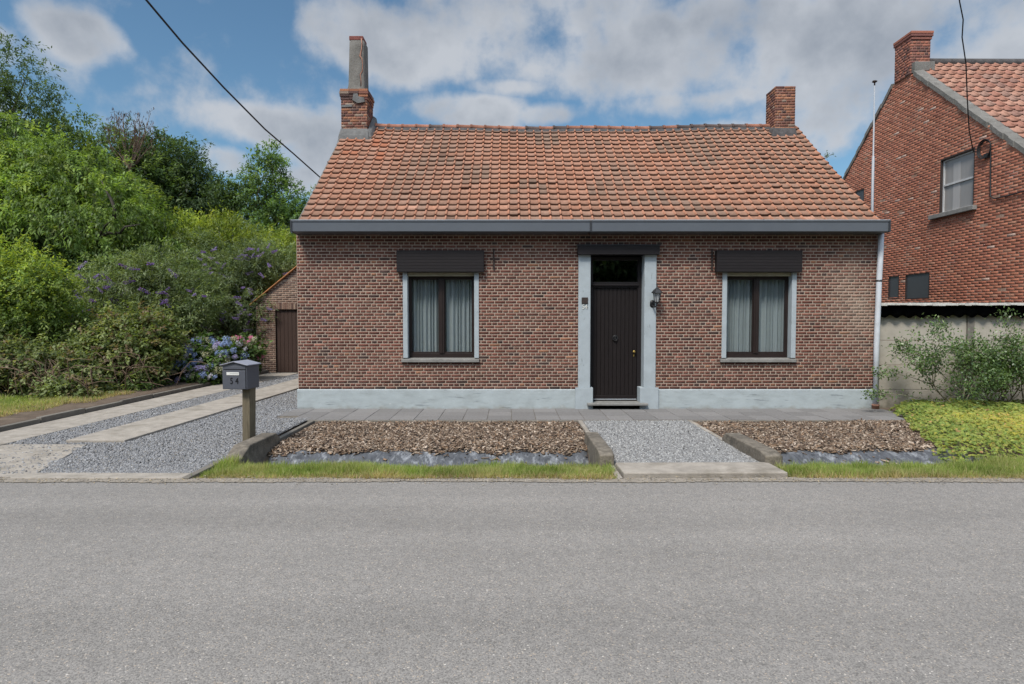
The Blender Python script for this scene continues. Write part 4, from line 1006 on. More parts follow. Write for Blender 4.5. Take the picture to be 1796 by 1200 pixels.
# ---- text helper
def text_mesh(s, size, depth, font=None):
    cu = bpy.data.curves.new('txt','FONT'); cu.body = s; cu.size = size; cu.extrude = depth; cu.align_x = 'CENTER'; cu.align_y = 'CENTER'; cu.offset = .0
    to = bpy.data.objects.new('txt', cu); C.objects.link(to)
    bpy.context.view_layer.update()
    me = bpy.data.meshes.new_from_object(to.evaluated_get(bpy.context.evaluated_depsgraph_get()))
    bpy.data.objects.remove(to); return me
def text_part(name, s, size, loc, m, parent, sx=1.0, bold=0.0):
    me = text_mesh(s, size, .002); b = BASE[parent.name]
    mt = Matrix.Translation(Vector(loc)-b) @ Matrix.Rotation(R(90),4,'X') @ Matrix.Diagonal((sx,1,1,1))
    me.transform(mt); return link(me, name, m, parent)
# lamp
lamp = thing('wall_lamp', (2.60,HY-.03,2.0), 'small black lantern wall lamp on the right door pilaster', 'wall lamp')
lx, ly = 2.635, HY-.17
mb = MB(); mb.lathe([(.001,-.0),(.03,.01),(.045,.03),(.045,.09),(.03,.13),(.001,.14)],0,0,12)
mb2 = MB(); mb2.poly([(2.585+p[0], HY-.03-abs(p[1])*.5, 1.86+p[2]) for p in mb.v], mb.f, None, True)
mb2.tube([(2.585,HY-.05,1.90),(2.60,HY-.10,1.87),(2.63,HY-.16,1.89),(lx,ly,1.94)],[.016,.014,.013,.02],8)
mb2.build('bracket','black_metal',lamp)
mb = MB(); mb.lathe([(.02,1.93),(.038,1.95),(.042,1.96)],lx,ly,6); mb.lathe([(.105,2.118),(.098,2.135),(.055,2.185),(.028,2.205),(.020,2.215),(.006,2.235),(.012,2.25),(.004,2.285)],lx,ly,6,smooth=False)
for k in range(6):
    t = 2*math.pi*k/6; mb.tube([(lx+.040*math.cos(t),ly+.040*math.sin(t),1.955),(lx+.072*math.cos(t),ly+.072*math.sin(t),2.118)],.005,5)
mb.build('lantern','black_metal',lamp)
MB().lathe([(.036,1.962),(.066,2.114)],lx,ly,6,smooth=False).build('lamp_glass','lampglass',lamp)
# door bell plate and house number
bell = MB().box(1.298,1.412,HY-.048,HY-.0305,1.93,2.045).build('doorbell_plate','iron',base=(1.355,HY-.03,1.99),bevel=.005)
tag(bell,'small square dark bell plate on the left door pilaster above the number','doorbell')
num = thing('house_number',(1.355,HY-.03,1.88),'small pale number 54 fixed to the left door pilaster','house number')
text_part('digits','54',.125,(1.360,HY-.034,1.868),'digit',num,.84); text_part('digits','54',.120,(1.355,HY-.037,1.872),'digit_white',num,.82)

# ================================================================== MAILBOX
mbx = thing('mailbox',(-3.45,7.86,0),'dark grey metal mailbox numbered 54 on a wooden post','mailbox')
mb = MB(); mb.hexa([(-3.515,7.80,-.03),(-3.415,7.80,-.03),(-3.39,7.93,-.03),(-3.49,7.93,-.03),(-3.495,7.78,.75),(-3.395,7.78,.75),(-3.37,7.91,.75),(-3.47,7.91,.75)]); mb.build('post','post_wood',mbx,bevel=.008)
ca, sa = math.cos(R(-7)), math.sin(R(-7)); bxc, byc = -3.535, 7.84
def rot(x, y, z): return (bxc+x*ca-y*sa, byc+x*sa+y*ca, z)
def rbox(mb, x0,x1,y0,y1,z0,z1): mb.hexa([rot(x0,y0,z0),rot(x1,y0,z0),rot(x1,y1,z0),rot(x0,y1,z0),rot(x0,y0,z1),rot(x1,y0,z1),rot(x1,y1,z1),rot(x0,y1,z1)])
mb = MB(); rbox(mb,-.17,.17,-.14,.15,.745,1.05); mb.prism([(0,0),(1,0),(0,1)],'x',0,0) if False else None
body = mb.build('body','mailbox',mbx,bevel=.006)
mb = MB(); rbox(mb,-.150,.150,-.146,-.1405,.75,.985); mb.build('flap','mailbox',body,bevel=.003)
mb = MB(); rbox(mb,-.150,.150,-.144,-.1405,1.000,1.008); rbox(mb,.152,.158,-.1435,-.1405,.75,1.04); mb.build('slot','digit',body)
mb = MB(); ov = .022
xs_ = [-.17-ov,0,.17+ov]; zs_ = [1.052,1.098,1.052]
P_ = []
for (y) in (-.165,.175):
    for x_, z_ in zip(xs_, zs_): P_.append(rot(x_,y,z_))
    for x_, z_ in zip(xs_, zs_): P_.append(rot(x_,y,z_+.012))
mb.poly(P_, [(3,4,10,9),(4,5,11,10),(0,6,7,1),(1,7,8,2),(0,1,4,3),(1,2,5,4),(6,9,10,7),(7,10,11,8),(0,3,9,6),(2,8,11,5)])
rf = mb.build('lid','mailbox_roof',mbx,bevel=.003)
for yy_ in (-.139,.143): MB().poly([rot(x_,y_,z_) for y_ in (yy_,yy_+.006) for (x_,z_) in ((-.168,1.048),(.168,1.048),(0,1.092))],[(0,1,2),(3,5,4),(0,3,4,1),(1,4,5,2),(2,5,3,0)]).build('gable','mailbox',mbx)
mb = MB(); rbox(mb,-.105,.065,-.152,-.1465,.930,.968); npl_ = mb.build('name_plate','white_label',body)
mb = MB(); rbox(mb,-.06,.055,-.1535,-.1522,.947,.952); mb.build('name_line','grey_line',body)
def digit_on_box(s, x, z):
    me = text_mesh(s,.115,.0015); b = BASE[mbx.name]
    mt = Matrix.Translation(Vector(rot(x,-.149,z))-b) @ Matrix.Rotation(R(-7),4,'Z') @ Matrix.Rotation(R(90),4,'X') @ Matrix.Diagonal((.80,1,1,1)); me.transform(mt)
    link(me,'digit','digit',body)
digit_on_box('5',-.040,.852); digit_on_box('4',.035,.852)

# ================================================================== SHED
shed = thing('brick_shed',(-6.0,18.3,0),'small brown brick shed with plank door behind the left corner of the cottage','shed')
def shz(x): return 2.20+(x+7.75)*.81 if x < -5.55 else 2.20+(-3.35-x)*.81
brickwork('front_wall', shed, (0,18.3,0),(1,0,0),(0,-1,0),-7.75,-3.35,.0,4.0,inside=lambda u,v: v < shz(u)-.04 and not(1.95<v<2.13 and -7.25<u<-5.9), holes=[(-7.17,-6.2,0,1.95)],
          pal=PAL_SHED,wts=WT_SHED,mortar='mortar',course=.062,lng=.2,mort_poly=[(-7.75,0),(-7.17,0),(-7.17,1.95),(-6.2,1.95),(-6.2,0),(-3.35,0),(-3.35,2.18),(-5.55,3.96),(-7.75,2.18)],seed=91,bond='half')
mb = MB(); g = np.random.default_rng(3); x = -7.27
while x < -5.9: mb.box(x+.005,x+.055,18.29,18.302,1.955,2.13,tuple(np.array(PAL_SHED[g.integers(5)])*g.uniform(.8,1.1))); x += .06
mb.build('soldier_course','brick',shed)
mb = MB(); mb.box(-7.74,-7.70,18.32,21.5,0,2.15); mb.box(-3.40,-3.36,18.32,21.5,0,2.15); mb.box(-7.69,-3.41,21.4,21.45,0,2.2); mb.build('side_wall','backwall',shed)
mb = MB(); x = -7.165
while x < -6.22: mb.box(x+.003,x+.117,18.36,18.40,.02,1.945); x += .12
mb.box(-7.165,-6.205,18.39,18.43,.02,1.95); mb.build('door','shed_door',shed,bevel=.004,seg=1)
mb = MB(); 
for (xa,xb) in ((-7.92,-5.55),(-5.55,-3.18)):
    za, zb = (2.06,3.98) if xa < -6 else (3.98,2.06)
    mb.hexa([(xa,18.2,za),(xb,18.2,zb),(xb,21.6,zb),(xa,21.6,za),(xa,18.2,za+.035),(xb,18.2,zb+.035),(xb,21.6,zb+.035),(xa,21.6,za+.035)])
mb.build('roof','terracotta_roof' if 'terracotta_roof' in M else mat('orange_tile',(.42,.19,.08),.85,.25,14,.4,30),shed,bevel=.01)

# ================================================================== NEIGHBOUR HOUSE
nb = thing('neighbour_house',(10,15.5,0),'tall orange red brick house seen gable end on beyond the concrete wall','house')
NX = 10.0; AP_Y, AP_Z = 15.5, 8.10
def nbz(y): return AP_Z-abs(y-AP_Y)*.855
WN = (13.06,14.05,4.10,5.32); S1 = (14.36,15.19,2.17,2.75); S2 = (15.48,15.87,2.20,2.75); S3 = (17.1,17.5,5.0,5.32)
def recol_nb(col, u, v, g):
    n_ = len(u); k = (g.random(n_) < .012)[:,None]; col = np.where(k, col*.4+np.array((.50,.42,.36))*.6, col)
    f = fbm(u,v,.22,31)[:,None]; return col*(1+.14*f)
nbp = [(11.0,0),(20.0,0),(20.0,4.25),(15.5,8.05),(11.0,4.2)]
wl = brickwork('side_wall', nb, (NX,0,0),(0,1,0),(-1,0,0),11.0,20.0,0,8.15,inside=lambda u,v: v < nbz(u)-.03, holes=[WN,S1,S2,S3],pal=PAL_NB,wts=WT_NB,mortar='mortar_old',
          course=.060,lng=.205,joint=.011,depth=.0020,bond='half',recol=recol_nb,mort_poly=None,seed=101)
# replace rectangular mortar bed by one clipped to the gable
for chd in list(wl.children): bpy.data.objects.remove(chd)
mb = MB(); 
us = sorted({11.0,20.0,15.5,WN[0],WN[1],S1[0],S1[1],S2[0],S2[1],S3[0],S3[1]})
for i in range(len(us)-1):
    a, b_ = us[i], us[i+1]; c = (a+b_)/2
    hs = sorted([h for h in (WN,S1,S2,S3) if h[0] < c < h[1]], key=lambda h: h[2]); z = 0
    for h in hs: mb.face([(NX,a,z),(NX,b_,z),(NX,b_,h[2]),(NX,a,h[2])]); z = h[3]
    mb.face([(NX,a,z),(NX,b_,z),(NX,b_,nbz(b_)-.03),(NX,a,nbz(a)-.03)])
mb.build('mortar_bed','mortar_old',wl)
MB().box(10.02,19,11.0,11.03,0,4.3).build('front_wall','backwall',nb); MB().box(10.02,19,19.95,20,0,4.3).build('back_wall','backwall',nb)
MB().box(10.10,18.9,11.1,19.9,.1,4.1).build('inner_wall','room',nb)
def nb_win(y0,y1,z0,z1,kind):
    if kind == 'big':
        mb = MB(); f = .035
        mb.box(NX+.05,NX+.09,y0,y0+f,z0,z1); mb.box(NX+.05,NX+.09,y1-f,y1,z0,z1); mb.box(NX+.05,NX+.09,y0+f,y1-f,z0,z0+f); mb.box(NX+.05,NX+.09,y0+f,y1-f,z1-f,z1)
        zm = z0+(z1-z0)*.52; mb.box(NX+.045,NX+.09,y0+f,y1-f,zm-.02,zm+.02)
        wn = mb.build('window','white_wood',nb); tag(wn,'large upstairs window with faded curtains')
        p = MB(); p.face([(NX+.075,y0+f,z0+f),(NX+.075,y1-f,z0+f),(NX+.075,y1-f,z1-f),(NX+.075,y0+f,z1-f)]); p.build('pane','old_pane',wn)
        for q0,q1 in ((.30,.52),(.92,.985)):
            c = MB(); a = y0+(y1-y0)*(1-q1); b2 = y0+(y1-y0)*(1-q0) if False else y0+(y1-y0)*(1-q0)
            c.box(NX+.070,NX+.0735,a,b2,z0+f,z1-f-.1); c.build('curtain','old_curtain',wn)
        MB().box(NX-.09,NX+.05,y0-.12,y1+.27,z0-.10,z0).build('sill','sill',wn,bevel=.01)
        rv = MB(); rv.box(NX-.004,NX+.1,y1,y1+.02,z0,z1); rv.box(NX-.004,NX+.1,y0-.02,y0,z0,z1); rv.box(NX-.004,NX+.1,y0-.02,y1+.02,z1+.001,z1+.03); rv.build('lining','iron',wn)
    else:
        mb = MB(); mb.box(NX+.015,NX+.06,y0,y1,z0,z1); wn = mb.build('window','dark_pane',nb)
        fm = MB(); f = .02
        fm.box(NX-.004,NX+.014,y0-f,y0,z0-f,z1+f); fm.box(NX-.004,NX+.014,y1,y1+f,z0-f,z1+f); fm.box(NX-.004,NX+.014,y0,y1,z0-f,z0); fm.box(NX-.004,NX+.014,y0,y1,z1,z1+f)
        fm.build('frame','iron',wn)
nb_win(*WN,'big'); nb_win(*S1,'small'); nb_win(*S2,'small'); nb_win(*S3,'small')
def nbcol(x, t, g):
    b = np.array([(.40,.19,.13),(.37,.17,.12),(.43,.23,.165)][g.integers(3)])*g.uniform(.9,1.08)
    k = .5 if g.random() < .22 else .12; pan = b*(1-k)+np.array((.22,.16,.14))*k
    return pan, pan*1.02
tile_roof('roof', nb, 10.18, 18.6, 10.75, nbz(10.75)+.08, AP_Y, AP_Z+.05, 36, 22, nbcol, None, seed=12, amp=1.25, lift=.034)
nroof = [o for o in nb.children if o.name.startswith('roof')][0]
mb = MB(); mb.face([(10.1,10.75,nbz(10.75)+.03),(18.6,10.75,nbz(10.75)+.03),(18.6,AP_Y,AP_Z+.02),(10.1,AP_Y,AP_Z+.02)]); mb.face([(10.1,20.2,nbz(20.2)+.03),(18.6,20.2,nbz(20.2)+.03),(18.6,AP_Y,AP_Z+.02),(10.1,AP_Y,AP_Z+.02)]); mb.build('underlay','backwall',nroof)
MB().tube([(10.3,AP_Y,AP_Z+.07),(18.6,AP_Y,AP_Z+.04)],.10,10).build('ridge','ridge_mortar',nroof)
# coping along the gable
g = np.random.default_rng(14)
for (ya, yb) in ((10.75,AP_Y),(20.3,AP_Y)):
    mb = MB()
    n_ = 34
    for k in range(n_):
        a, b_ = ya+(yb-ya)*k/n_, ya+(yb-ya)*(k+1)/n_; e0 = g.normal(0,.01)
        if min(a,b_) < 15.8 and max(a,b_) > 15.18: continue
        v = []
        for yy in (a, b_): v += [(NX-.03+e0,yy,nbz(yy)-.06),(NX+.24,yy,nbz(yy)-.06),(NX+.20,yy,nbz(yy)+.10),(NX-.03+e0,yy,nbz(yy)+.06)]
        mb.poly(v,[(0,1,5,4),(1,2,6,5),(2,3,7,6),(3,0,4,7),(0,3,2,1),(4,5,6,7)])
    mb.build('coping','render_grey',nb)
PNC = [(.20,.085,.065),(.15,.065,.055),(.28,.11,.075),(.10,.055,.05)]
ch3 = chimney(nb, NX-.036, NX+.46, 15.18, 15.80, 7.75, 8.78, 131, pal=PNC, wts=[4,3,3,1.5], course=.068)
mb = MB(); g = np.random.default_rng(6)
for i,(ov) in enumerate((.02,.04,.045)):
    z = 8.60+i*.068; mb.box(NX-.012-ov,NX+.46+ov,15.18-ov,15.80+ov,z+.004,z+.064,tuple(np.array(PNC[i])*1.05))
mb.build('corbel','brick',ch3,bevel=.006)
mb = MB(); mb.hexa([(NX+.08,15.22,8.80),(NX+.38,15.22,8.80),(NX+.38,15.7,8.80),(NX+.08,15.7,8.80),(NX+.14,15.3,8.87),(NX+.32,15.3,8.87),(NX+.32,15.6,8.87),(NX+.14,15.6,8.87)]); mb.build('chimney_cap','cement',ch3,bevel=.01)
MB().box(NX+.0,NX+.50,15.05,15.20,7.55,8.02).build('flashing','render_grey',ch3,bevel=.02)

# ================================================================== CONCRETE WALL, LEAN-TO
FY = 11.32
cw = thing('concrete_wall',(8.4,FY,0),'beige precast concrete panel wall behind the green shrub','wall')
zj = [-.05,.31,.78,1.25,1.74]
for (xa, xb) in ((6.86,8.62),(8.75,10.0)):
    for i in range(4):
        MB().box(xa+.002,xb-.002,FY,FY+.045,zj[i]+.003,zj[i+1]-.003).build('panel','wall_concrete',cw,bevel=.006)
MB().box(6.74,6.86,FY-.03,FY+.09,-.05,1.76).build('post','wall_concrete',cw,bevel=.006)
tag(MB().box(8.622,8.748,FY-.03,FY+.09,-.05,1.76).build('post','stain_post',cw,bevel=.006),'dark stained concrete post')
lt_ = thing('lean_to_roof',(8.4,FY,1.75),'corrugated roof edge with wavy black strip and pale capping above the concrete wall','roof')
n_ = 330; X0, X1 = 6.74, 9.995
xx = np.linspace(X0,X1,n_); wv = np.sin(xx*6.283/.235)
V = []; 
for i in range(n_):
    zb = 1.700+.026*wv[i]+.006*math.sin(xx[i]*3.1); yy = FY-.10+.006*wv[i]
    V += [(xx[i],yy,zb),(xx[i],yy,1.905),(xx[i],yy+.006,1.905),(xx[i],yy+.006,zb)]
Q = []
for i in range(n_-1):
    a = 4*i
    for k in range(4): Q.append((a+k,a+(k+1)%4,a+4+(k+1)%4,a+4+k))
np_obj('black_strip',np.array(V),np.array(Q),'matte_black',lt_,smooth=False)  # upright black strip with a wavy lower edge
V = []; Q = []
for i in range(n_):
    for k,yy in enumerate((FY-.19,FY+.5,FY+2.6)): V.append((xx[i],yy,1.925+.02*wv[i]-(yy-FY+.19)*-.02))
for i in range(n_-1):
    for k in range(2): Q.append((3*i+k,3*i+3+k,3*i+4+k,3*i+k+1))
so = np_obj('sheet',np.array(V),np.array(Q),'render_grey',lt_); s_ = so.modifiers.new('t','SOLIDIFY'); s_.thickness = .008
mb = MB(); g = np.random.default_rng(8); x = X0
while x < X1:
    w_ = .12; mb.box(x,min(x+w_,X1)-.0005,FY-.215+g.normal(0,.002),FY-.165,1.905+g.normal(0,.004),1.952+g.normal(0,.002)); x += w_
mb.build('capping','capping',lt_,bevel=.004)

# flagpole
fp = thing('flagpole',(6.93,11.55,0),'tall thin pale metal pole standing in the gap beside the cottage roof','pole')
mb = MB(); mb.tube([(6.93,11.55,-.03),(6.92,11.55,4.75),(6.92,11.55,4.76),(6.915,11.55,6.08)],[.026,.024,.014,.012],12); mb.build('pole','pole_metal',fp)
mb = MB(); mb.lathe([(.012,6.08),(.012,6.13),(.045,6.15),(.045,6.16),(.012,6.18)],6.915,11.55,10); mb.tube([(6.88,11.55,6.17),(6.95,11.55,6.155)],.01,6); mb.build('pole_top','iron',fp)

# cables
mb = MB(); c1 = [(-3.90,12.45,4.55),(-4.03,11.2,4.83),(-4.20,10,5.10),(-4.40,8.7,5.42),(-4.55,7.5,5.72),(-4.80,5,6.15),(-5.1,2,6.6),(-5.4,-1.5,7.1)]
c1 = [((px-895)*y/FPX, y, CAMZ+(560-py)*y/FPX) for (px,py,y) in ((566,315,12.45),(520,274,11.4),(470,231,10.4),(400,160,9.2),(330,84,8.2),(258,-2,7.2))]
c1 += [(-4.75,5,6.05),(-5.3,2,6.9),(-5.8,-1.5,7.7)]
mb.tube(c1,.013,6); o = mb.build('overhead_cable','cable',base=(-3.9,12.45,4.55)); tag(o,'black overhead cable sloping from the sky to the left edge of the cottage roof','cable')
cb2 = thing('overhead_cable',(NX-.05,13.05,5.27),'thin wavy black cable dropping from the sky to the tall brick house','cable')
pts = [(1697,270,13.05),(1690,235,12.6),(1685,180,12.1),(1681,120,11.7),(1673,75,11.4),(1674,45,11.2),(1667,15,11.0),(1664,-10,10.8)]
pp = [((px-895)*y/FPX, y, CAMZ+(560-py)*y/FPX) for px,py,y in pts]; pp[0] = (NX-.03,13.05,5.27); pp += [(7.3,9,7.9),(6.5,4,8.8),(5.6,-1.5,9.4)]
MB().tube(pp,.011,6).build('wire','cable',cb2)
cy_, cz_ = 12.72, 5.22
mb = MB(); g = np.random.default_rng(2)
for k in range(4):
    r_ = .155+.012*k; ph = g.uniform(0,1)
    mb.tube([(NX-.03-.012*k, cy_+r_*math.cos(t+ph)*.95+g.normal(0,.004), cz_+r_*math.sin(t+ph)*1.05+g.normal(0,.004)) for t in np.linspace(0,6.283,21)],.009,5,cap=False)
mb.box(NX-.07,NX-.008,cy_-.10,cy_-.0,cz_-.20,cz_-.11)
mb.build('cable_coil','cable',cb2)
mb = MB(); mb.tube([(NX-.025,13.05,5.26),(NX-.03,12.88,5.22)],.008,5); mb.tube([(NX-.025,12.60,5.3),(NX-.022,12.585,5.1),(NX-.022,12.57,4.6),(NX-.022,12.56,4.2),(NX-.03,12.45,4.13),(NX-.03,12.1,4.12),(NX-.03,11.6,4.14),(NX-.03,11.05,4.2)],.014,6)
mb.build('down_lead','cable',cb2)

# ================================================================== PLANTS
exec_plants = True
# -- green shrub in front of the concrete wall: real stems with leaf clusters
sh = thing('shrub',(8.05,10.7,0),'open glossy green shrub with bare stems in front of the concrete wall','shrub')
g = np.random.default_rng(201); mb = MB(); LP, LA = [], []
def grow(p, d, L_, r, depth, mb, LP, LA, g, spread=.55, leafr=.12, nleaf=16, lift=.12):
    p = Vector(p); d = Vector(d).normalized(); n_ = 4; path = [p.copy()]; rad = [r]
    for i in range(n_):
        d = (d+Vector(g.normal(0,.13,3))+Vector((0,0,lift*.5))).normalized(); p = p+d*(L_/n_); path.append(p.copy()); rad.append(r*(1-.55*(i+1)/n_))
        if depth <= 1 and i >= 1:
            for _ in range(nleaf//3): LP.append(p+Vector(g.normal(0,leafr*.45,3))); LA.append(d+Vector(g.normal(0,.8,3)))
    mb.tube(path, rad, 5, cap=False)
    if depth == 0:
        for _ in range(nleaf): LP.append(p+Vector(g.normal(0,leafr*.55,3))); LA.append(d*.6+Vector(g.normal(0,.7,3)))
        return
    for k in range(g.integers(2,4)):
        q = path[g.integers(2,5)] if k else path[-1]
        nd = d+Vector(g.normal(0,spread,3)); nd.z = abs(nd.z)*.9+.05 if g.random()<.8 else nd.z
        grow(q, nd, L_*g.uniform(.55,.8), r*.55, depth-1, mb, LP, LA, g, spread, leafr, nleaf, lift)
for (bx, by, dx, dy, dz, L_, dep) in ((8.05,10.7,.03,0,1,.62,3),(8.05,10.7,-.5,-.05,.75,.70,3),(8.05,10.72,.5,0,.8,.72,3),(8.06,10.7,-.85,-.1,.40,.75,3),(8.07,10.7,.9,.0,.35,.7,3),
      (8.85,10.75,-.2,-.05,1,.60,3),(8.85,10.75,.4,-.1,.9,.62,3),(8.9,10.8,.05,-.1,1,.66,3),(9.3,10.75,-.1,0,1,.6,3),(8.7,10.6,-.3,-.1,.5,.55,3),(9.25,10.6,.2,-.2,.6,.5,3),(9.0,10.6,-.5,-.1,.6,.6,3),(9.55,10.75,.1,0,1,.6,3),(9.6,10.6,-.4,-.1,.8,.6,3),(8.5,10.75,.1,0,1,.5,3)):
    grow((bx,by,-.02),(dx,dy,dz),L_,.017,dep,mb,LP,LA,g,nleaf=24,leafr=.17)
# long low whips reaching left across the downpipe
for (path, nl) in (([(8.0,10.7,.25),(7.6,10.65,.45),(7.1,10.55,.62),(6.75,10.5,.70),(6.40,10.45,.72)],0),([(8.0,10.7,.15),(7.5,10.6,.2),(6.9,10.5,.32),(6.5,10.4,.36),(6.22,10.4,.32)],0),([(8.0,10.7,.4),(7.6,10.7,.8),(7.2,10.7,1.08),(6.95,10.7,1.2)],0)):
    mb.tube(path,[.010,.008,.006,.005,.003][:len(path)],5,cap=False)
    P1 = [Vector(p) for p in path]
    for i in range(len(P1)-1):
        for t in np.linspace(0,1,5):
            q = P1[i].lerp(P1[i+1],t)
            m_ = 26 if i >= len(P1)-2 else 6
            if i in (2,) and len(P1) == 5 and t < .5: continue
            for _ in range(m_): LP.append(q+Vector(g.normal(0,.055,3))); LA.append(Vector(g.normal(0,1,3)))
mb.build('stem','bark_pale',sh)
P = np.array(LP); A = np.array(LA); n_ = len(P)
V, Q = leaves(P, A, rdir(g,n_)*.7+np.array((0,-.4,.8)), .058*g.uniform(.7,1.2,n_), .027*g.uniform(.8,1.2,n_), .2)
np_obj('foliage', V, Q, 'leaf_gloss', sh, col=pick([(.075,.13,.04),(.11,.175,.055),(.05,.09,.03),(.17,.24,.08)],[4,3,2.5,1.2],n_,g,.15))

# -- yellow green cranesbill ground cover
g = np.random.default_rng(211)
def in_cover(x, y):
    left = np.interp(y,[7.0,7.3,8.0,8.9,9.7,10.2,10.9],[5.22,5.32,5.60,5.98,6.42,6.60,6.95])
    return (x > left+.06*np.sin(y*9)) & (y > 6.98+.06*np.sin(x*5)) & (x < 9.9)
n_ = 26000; x = g.uniform(5,9.9,n_); y = 6.9+4*g.random(n_); k = in_cover(x,y); x, y = x[k], y[k]; n_ = len(x)
left = np.interp(y,[7.0,7.3,8.0,8.9,9.7,10.2,10.9],[5.22,5.32,5.60,5.98,6.42,6.60,6.95]); ed = np.clip(np.minimum((x-left),(y-6.95))/.35,0,1)**.5
z = hgt(x,y) + ed*(.20+.045*fbm(x,y,.8,3)) * g.uniform(.45,1.05,n_)**.5 + .02
# each leaf: five lobes fanned round a centre
LPs, LAs, LNs, LC = [], [], [], []
yel = np.clip((x-5.9)/1.3+.35*fbm(x,y,.5,9),.25,1)*np.clip((10.1-y)/1.2,0.15,1)
r_ = g.random(n_); base_c = pick([(.20,.28,.065),(.25,.325,.085),(.135,.205,.05)],[3,3,2.4],n_,g,.12)
yc = pick([(.50,.45,.085),(.43,.44,.11),(.56,.42,.14)],[3,3,1],n_,g,.12); rc = pick([(.62,.33,.20),(.50,.26,.15)],[2,1],n_,g,.15)
ym = np.clip(yel*.85+g.normal(0,.22,n_),0,1)[:,None]; cc = base_c*(1-ym)+yc*ym; cc = np.where((g.random(n_) < .012+.035*yel)[:,None], rc*.6+cc*.4, cc)
nrm_ = rdir(g,n_)*.42+np.array((-.05,-.30,.85)); a0 = g.uniform(0,6.283,n_); sz = g.uniform(.016,.031,n_)
T1 = np.cross(nrm_, np.array((0,1.0,0))); T1 /= np.linalg.norm(T1,axis=1,keepdims=True); nn_ = nrm_/np.linalg.norm(nrm_,axis=1,keepdims=True); T2 = np.cross(nn_,T1)
P0 = np.stack([x,y,z],1)
for k in range(5):
    a = a0+(k-2)*.95; LPs.append(P0); LAs.append(T1*np.cos(a)[:,None]+T2*np.sin(a)[:,None]); LNs.append(nn_); LC.append(cc*(1+g.normal(0,.06,(n_,1))))
V, Q = leaves(np.concatenate(LPs), np.concatenate(LAs), np.concatenate(LNs), np.tile(sz,5), np.tile(sz*.95,5), .1)
o = np_obj('ground_cover', V, Q, 'leaf', col=np.concatenate(LC).clip(.01,.9)); tag(o,'low yellow green leafy ground cover beside the right wood chip bed','ground cover',kind='stuff')

# -- trees and bushes of the left garden
def LB(px, py, y, rx, ry=None, rz=None):
    """a crown lobe given by its bearing and distance, radii in metres"""
    ry = ry or rx; rz = rz or rx
    return ((px-895)*y/FPX, y, CAMZ+(560-py)*y/FPX, rx, ry, rz)
tree('tree','tall dark tree with airy branches at the left edge of the view','tree',(-20.5,23.5,0),(-20.3,23.5,5.0),
     [LB(-30,160,23.5,2.6,2.4,2.3),LB(-20,260,23,2.8),LB(20,330,23,2.2),(-21,24,3.5,2.6,2.4,2.6)],3600,16,.15,.055,GREEN_D,[3,4,3,1],301,r0=.25,droop=.25,twig=.75,holes=16,holer=.22)
tree('tree','broad light green tree with drooping leaves in the middle of the left garden','tree',(-14.2,19.5,0),(-14.0,19.3,2.7),
     [LB(50,340,19,2.2,2,1.7),LB(140,315,19.5,1.7,1.8,1.1),LB(140,390,18,2.3,1.9,1.3),LB(-20,400,17.5,1.9,1.8,1.7),LB(215,375,19,1.15,1.2,.8),LB(10,250,19.5,1.2,1.4,.8),LB(250,430,18.5,1.0,1.1,.6)],
     2500,30,.15,.056,GREEN_L,[4,3,3,1.6],302,r0=.19,ntar=70,droop=.55,twig=.62,holes=70,holer=.2,shell=.55,inner=.16,jit=.24,flat=.8)
for i,(lb,base,lobes,ns,pal) in enumerate((
  ('dark green tree behind the light green one, its top level with the bare twigs',(-19.5,28,0),[LB(145,285,28,2.8,2.4,1.8),LB(215,308,27.5,2.1,2.2,1.5),LB(120,340,27,2.6),LB(240,330,27,1.8,1.8,1.4)],2300,GREEN_M),
  ('dense dark tree whose crown slopes down towards the cottage',(-16.2,29,0),[LB(300,310,29,1.9,2,1.6),LB(285,275,29,1.2,1.4,.8),LB(270,370,28.5,2.1),LB(345,360,28.5,1.5,1.6,1.5)],2300,GREEN_D),
  ('darkest low tree with gaps of sky beside the cloud',(-14.6,31,0),[LB(365,365,30,1.5,1.6,1.3),LB(355,420,29.5,1.9,1.8,1.3),LB(400,425,30,1.4,1.6,1.0)],1500,GREEN_D))):
    tree('tree',lb,'tree',base,(base[0]+.2,base[1],3.2),lobes,ns,16,.19,.075,pal,[3,3,2,1.5],310+i,r0=.25,droop=.2,twig=.75,holes=34,holer=.22,group='trees at the back of the left garden')
tree('tree','slender mid green tree rising just left of the cottage roof','tree',(-12.2,30,0),(-12.1,30,4),
     [LB(470,320,30,.95,1,1.5),LB(445,350,30,1.1,1.1,1.2),LB(505,370,30,1.15,1.1,1.2),LB(480,285,30,.5,.5,.8),LB(475,420,29.5,1.9,1.6,1.4),LB(530,390,30,.8,.8,.9),LB(425,330,30,.45,.5,.5)],
     1500,16,.17,.075,[(.09,.16,.055),(.12,.20,.06),(.07,.125,.045),(.16,.24,.07)],[3,3,2,1.2],321,r0=.2,droop=.2,twig=.6,holes=30,holer=.3)
lg = [o for o in C.objects if o.get('label','').startswith('broad light green tree')][0]
g = np.random.default_rng(303); mb = MB()
for (a_, b2_, c_) in (((155,470,17.6),(175,420,17.2),(205,385,16.9)),((150,470,17.6),(120,425,17.3),(105,380,17.0)),((175,420,17.2),(215,410,17.0),(250,395,16.9)),((120,425,17.3),(80,400,17.1),(60,370,17.0)),((205,385,16.9),(200,350,16.9),(185,320,17.1))):
    pts_ = [Vector(LB(*q,1)[:3]) for q in (a_,b2_,c_)]; mb.tube([pts_[0],pts_[0].lerp(pts_[1],.5)+Vector(g.normal(0,.05,3)),pts_[1],pts_[1].lerp(pts_[2],.5)+Vector(g.normal(0,.05,3)),pts_[2]],[.055,.048,.04,.028,.014],6)
M['bark_dark'] = mat('bark_dark', (.045,.038,.030), .95, .3, 8)
mb.build('limb','bark_dark',lg)
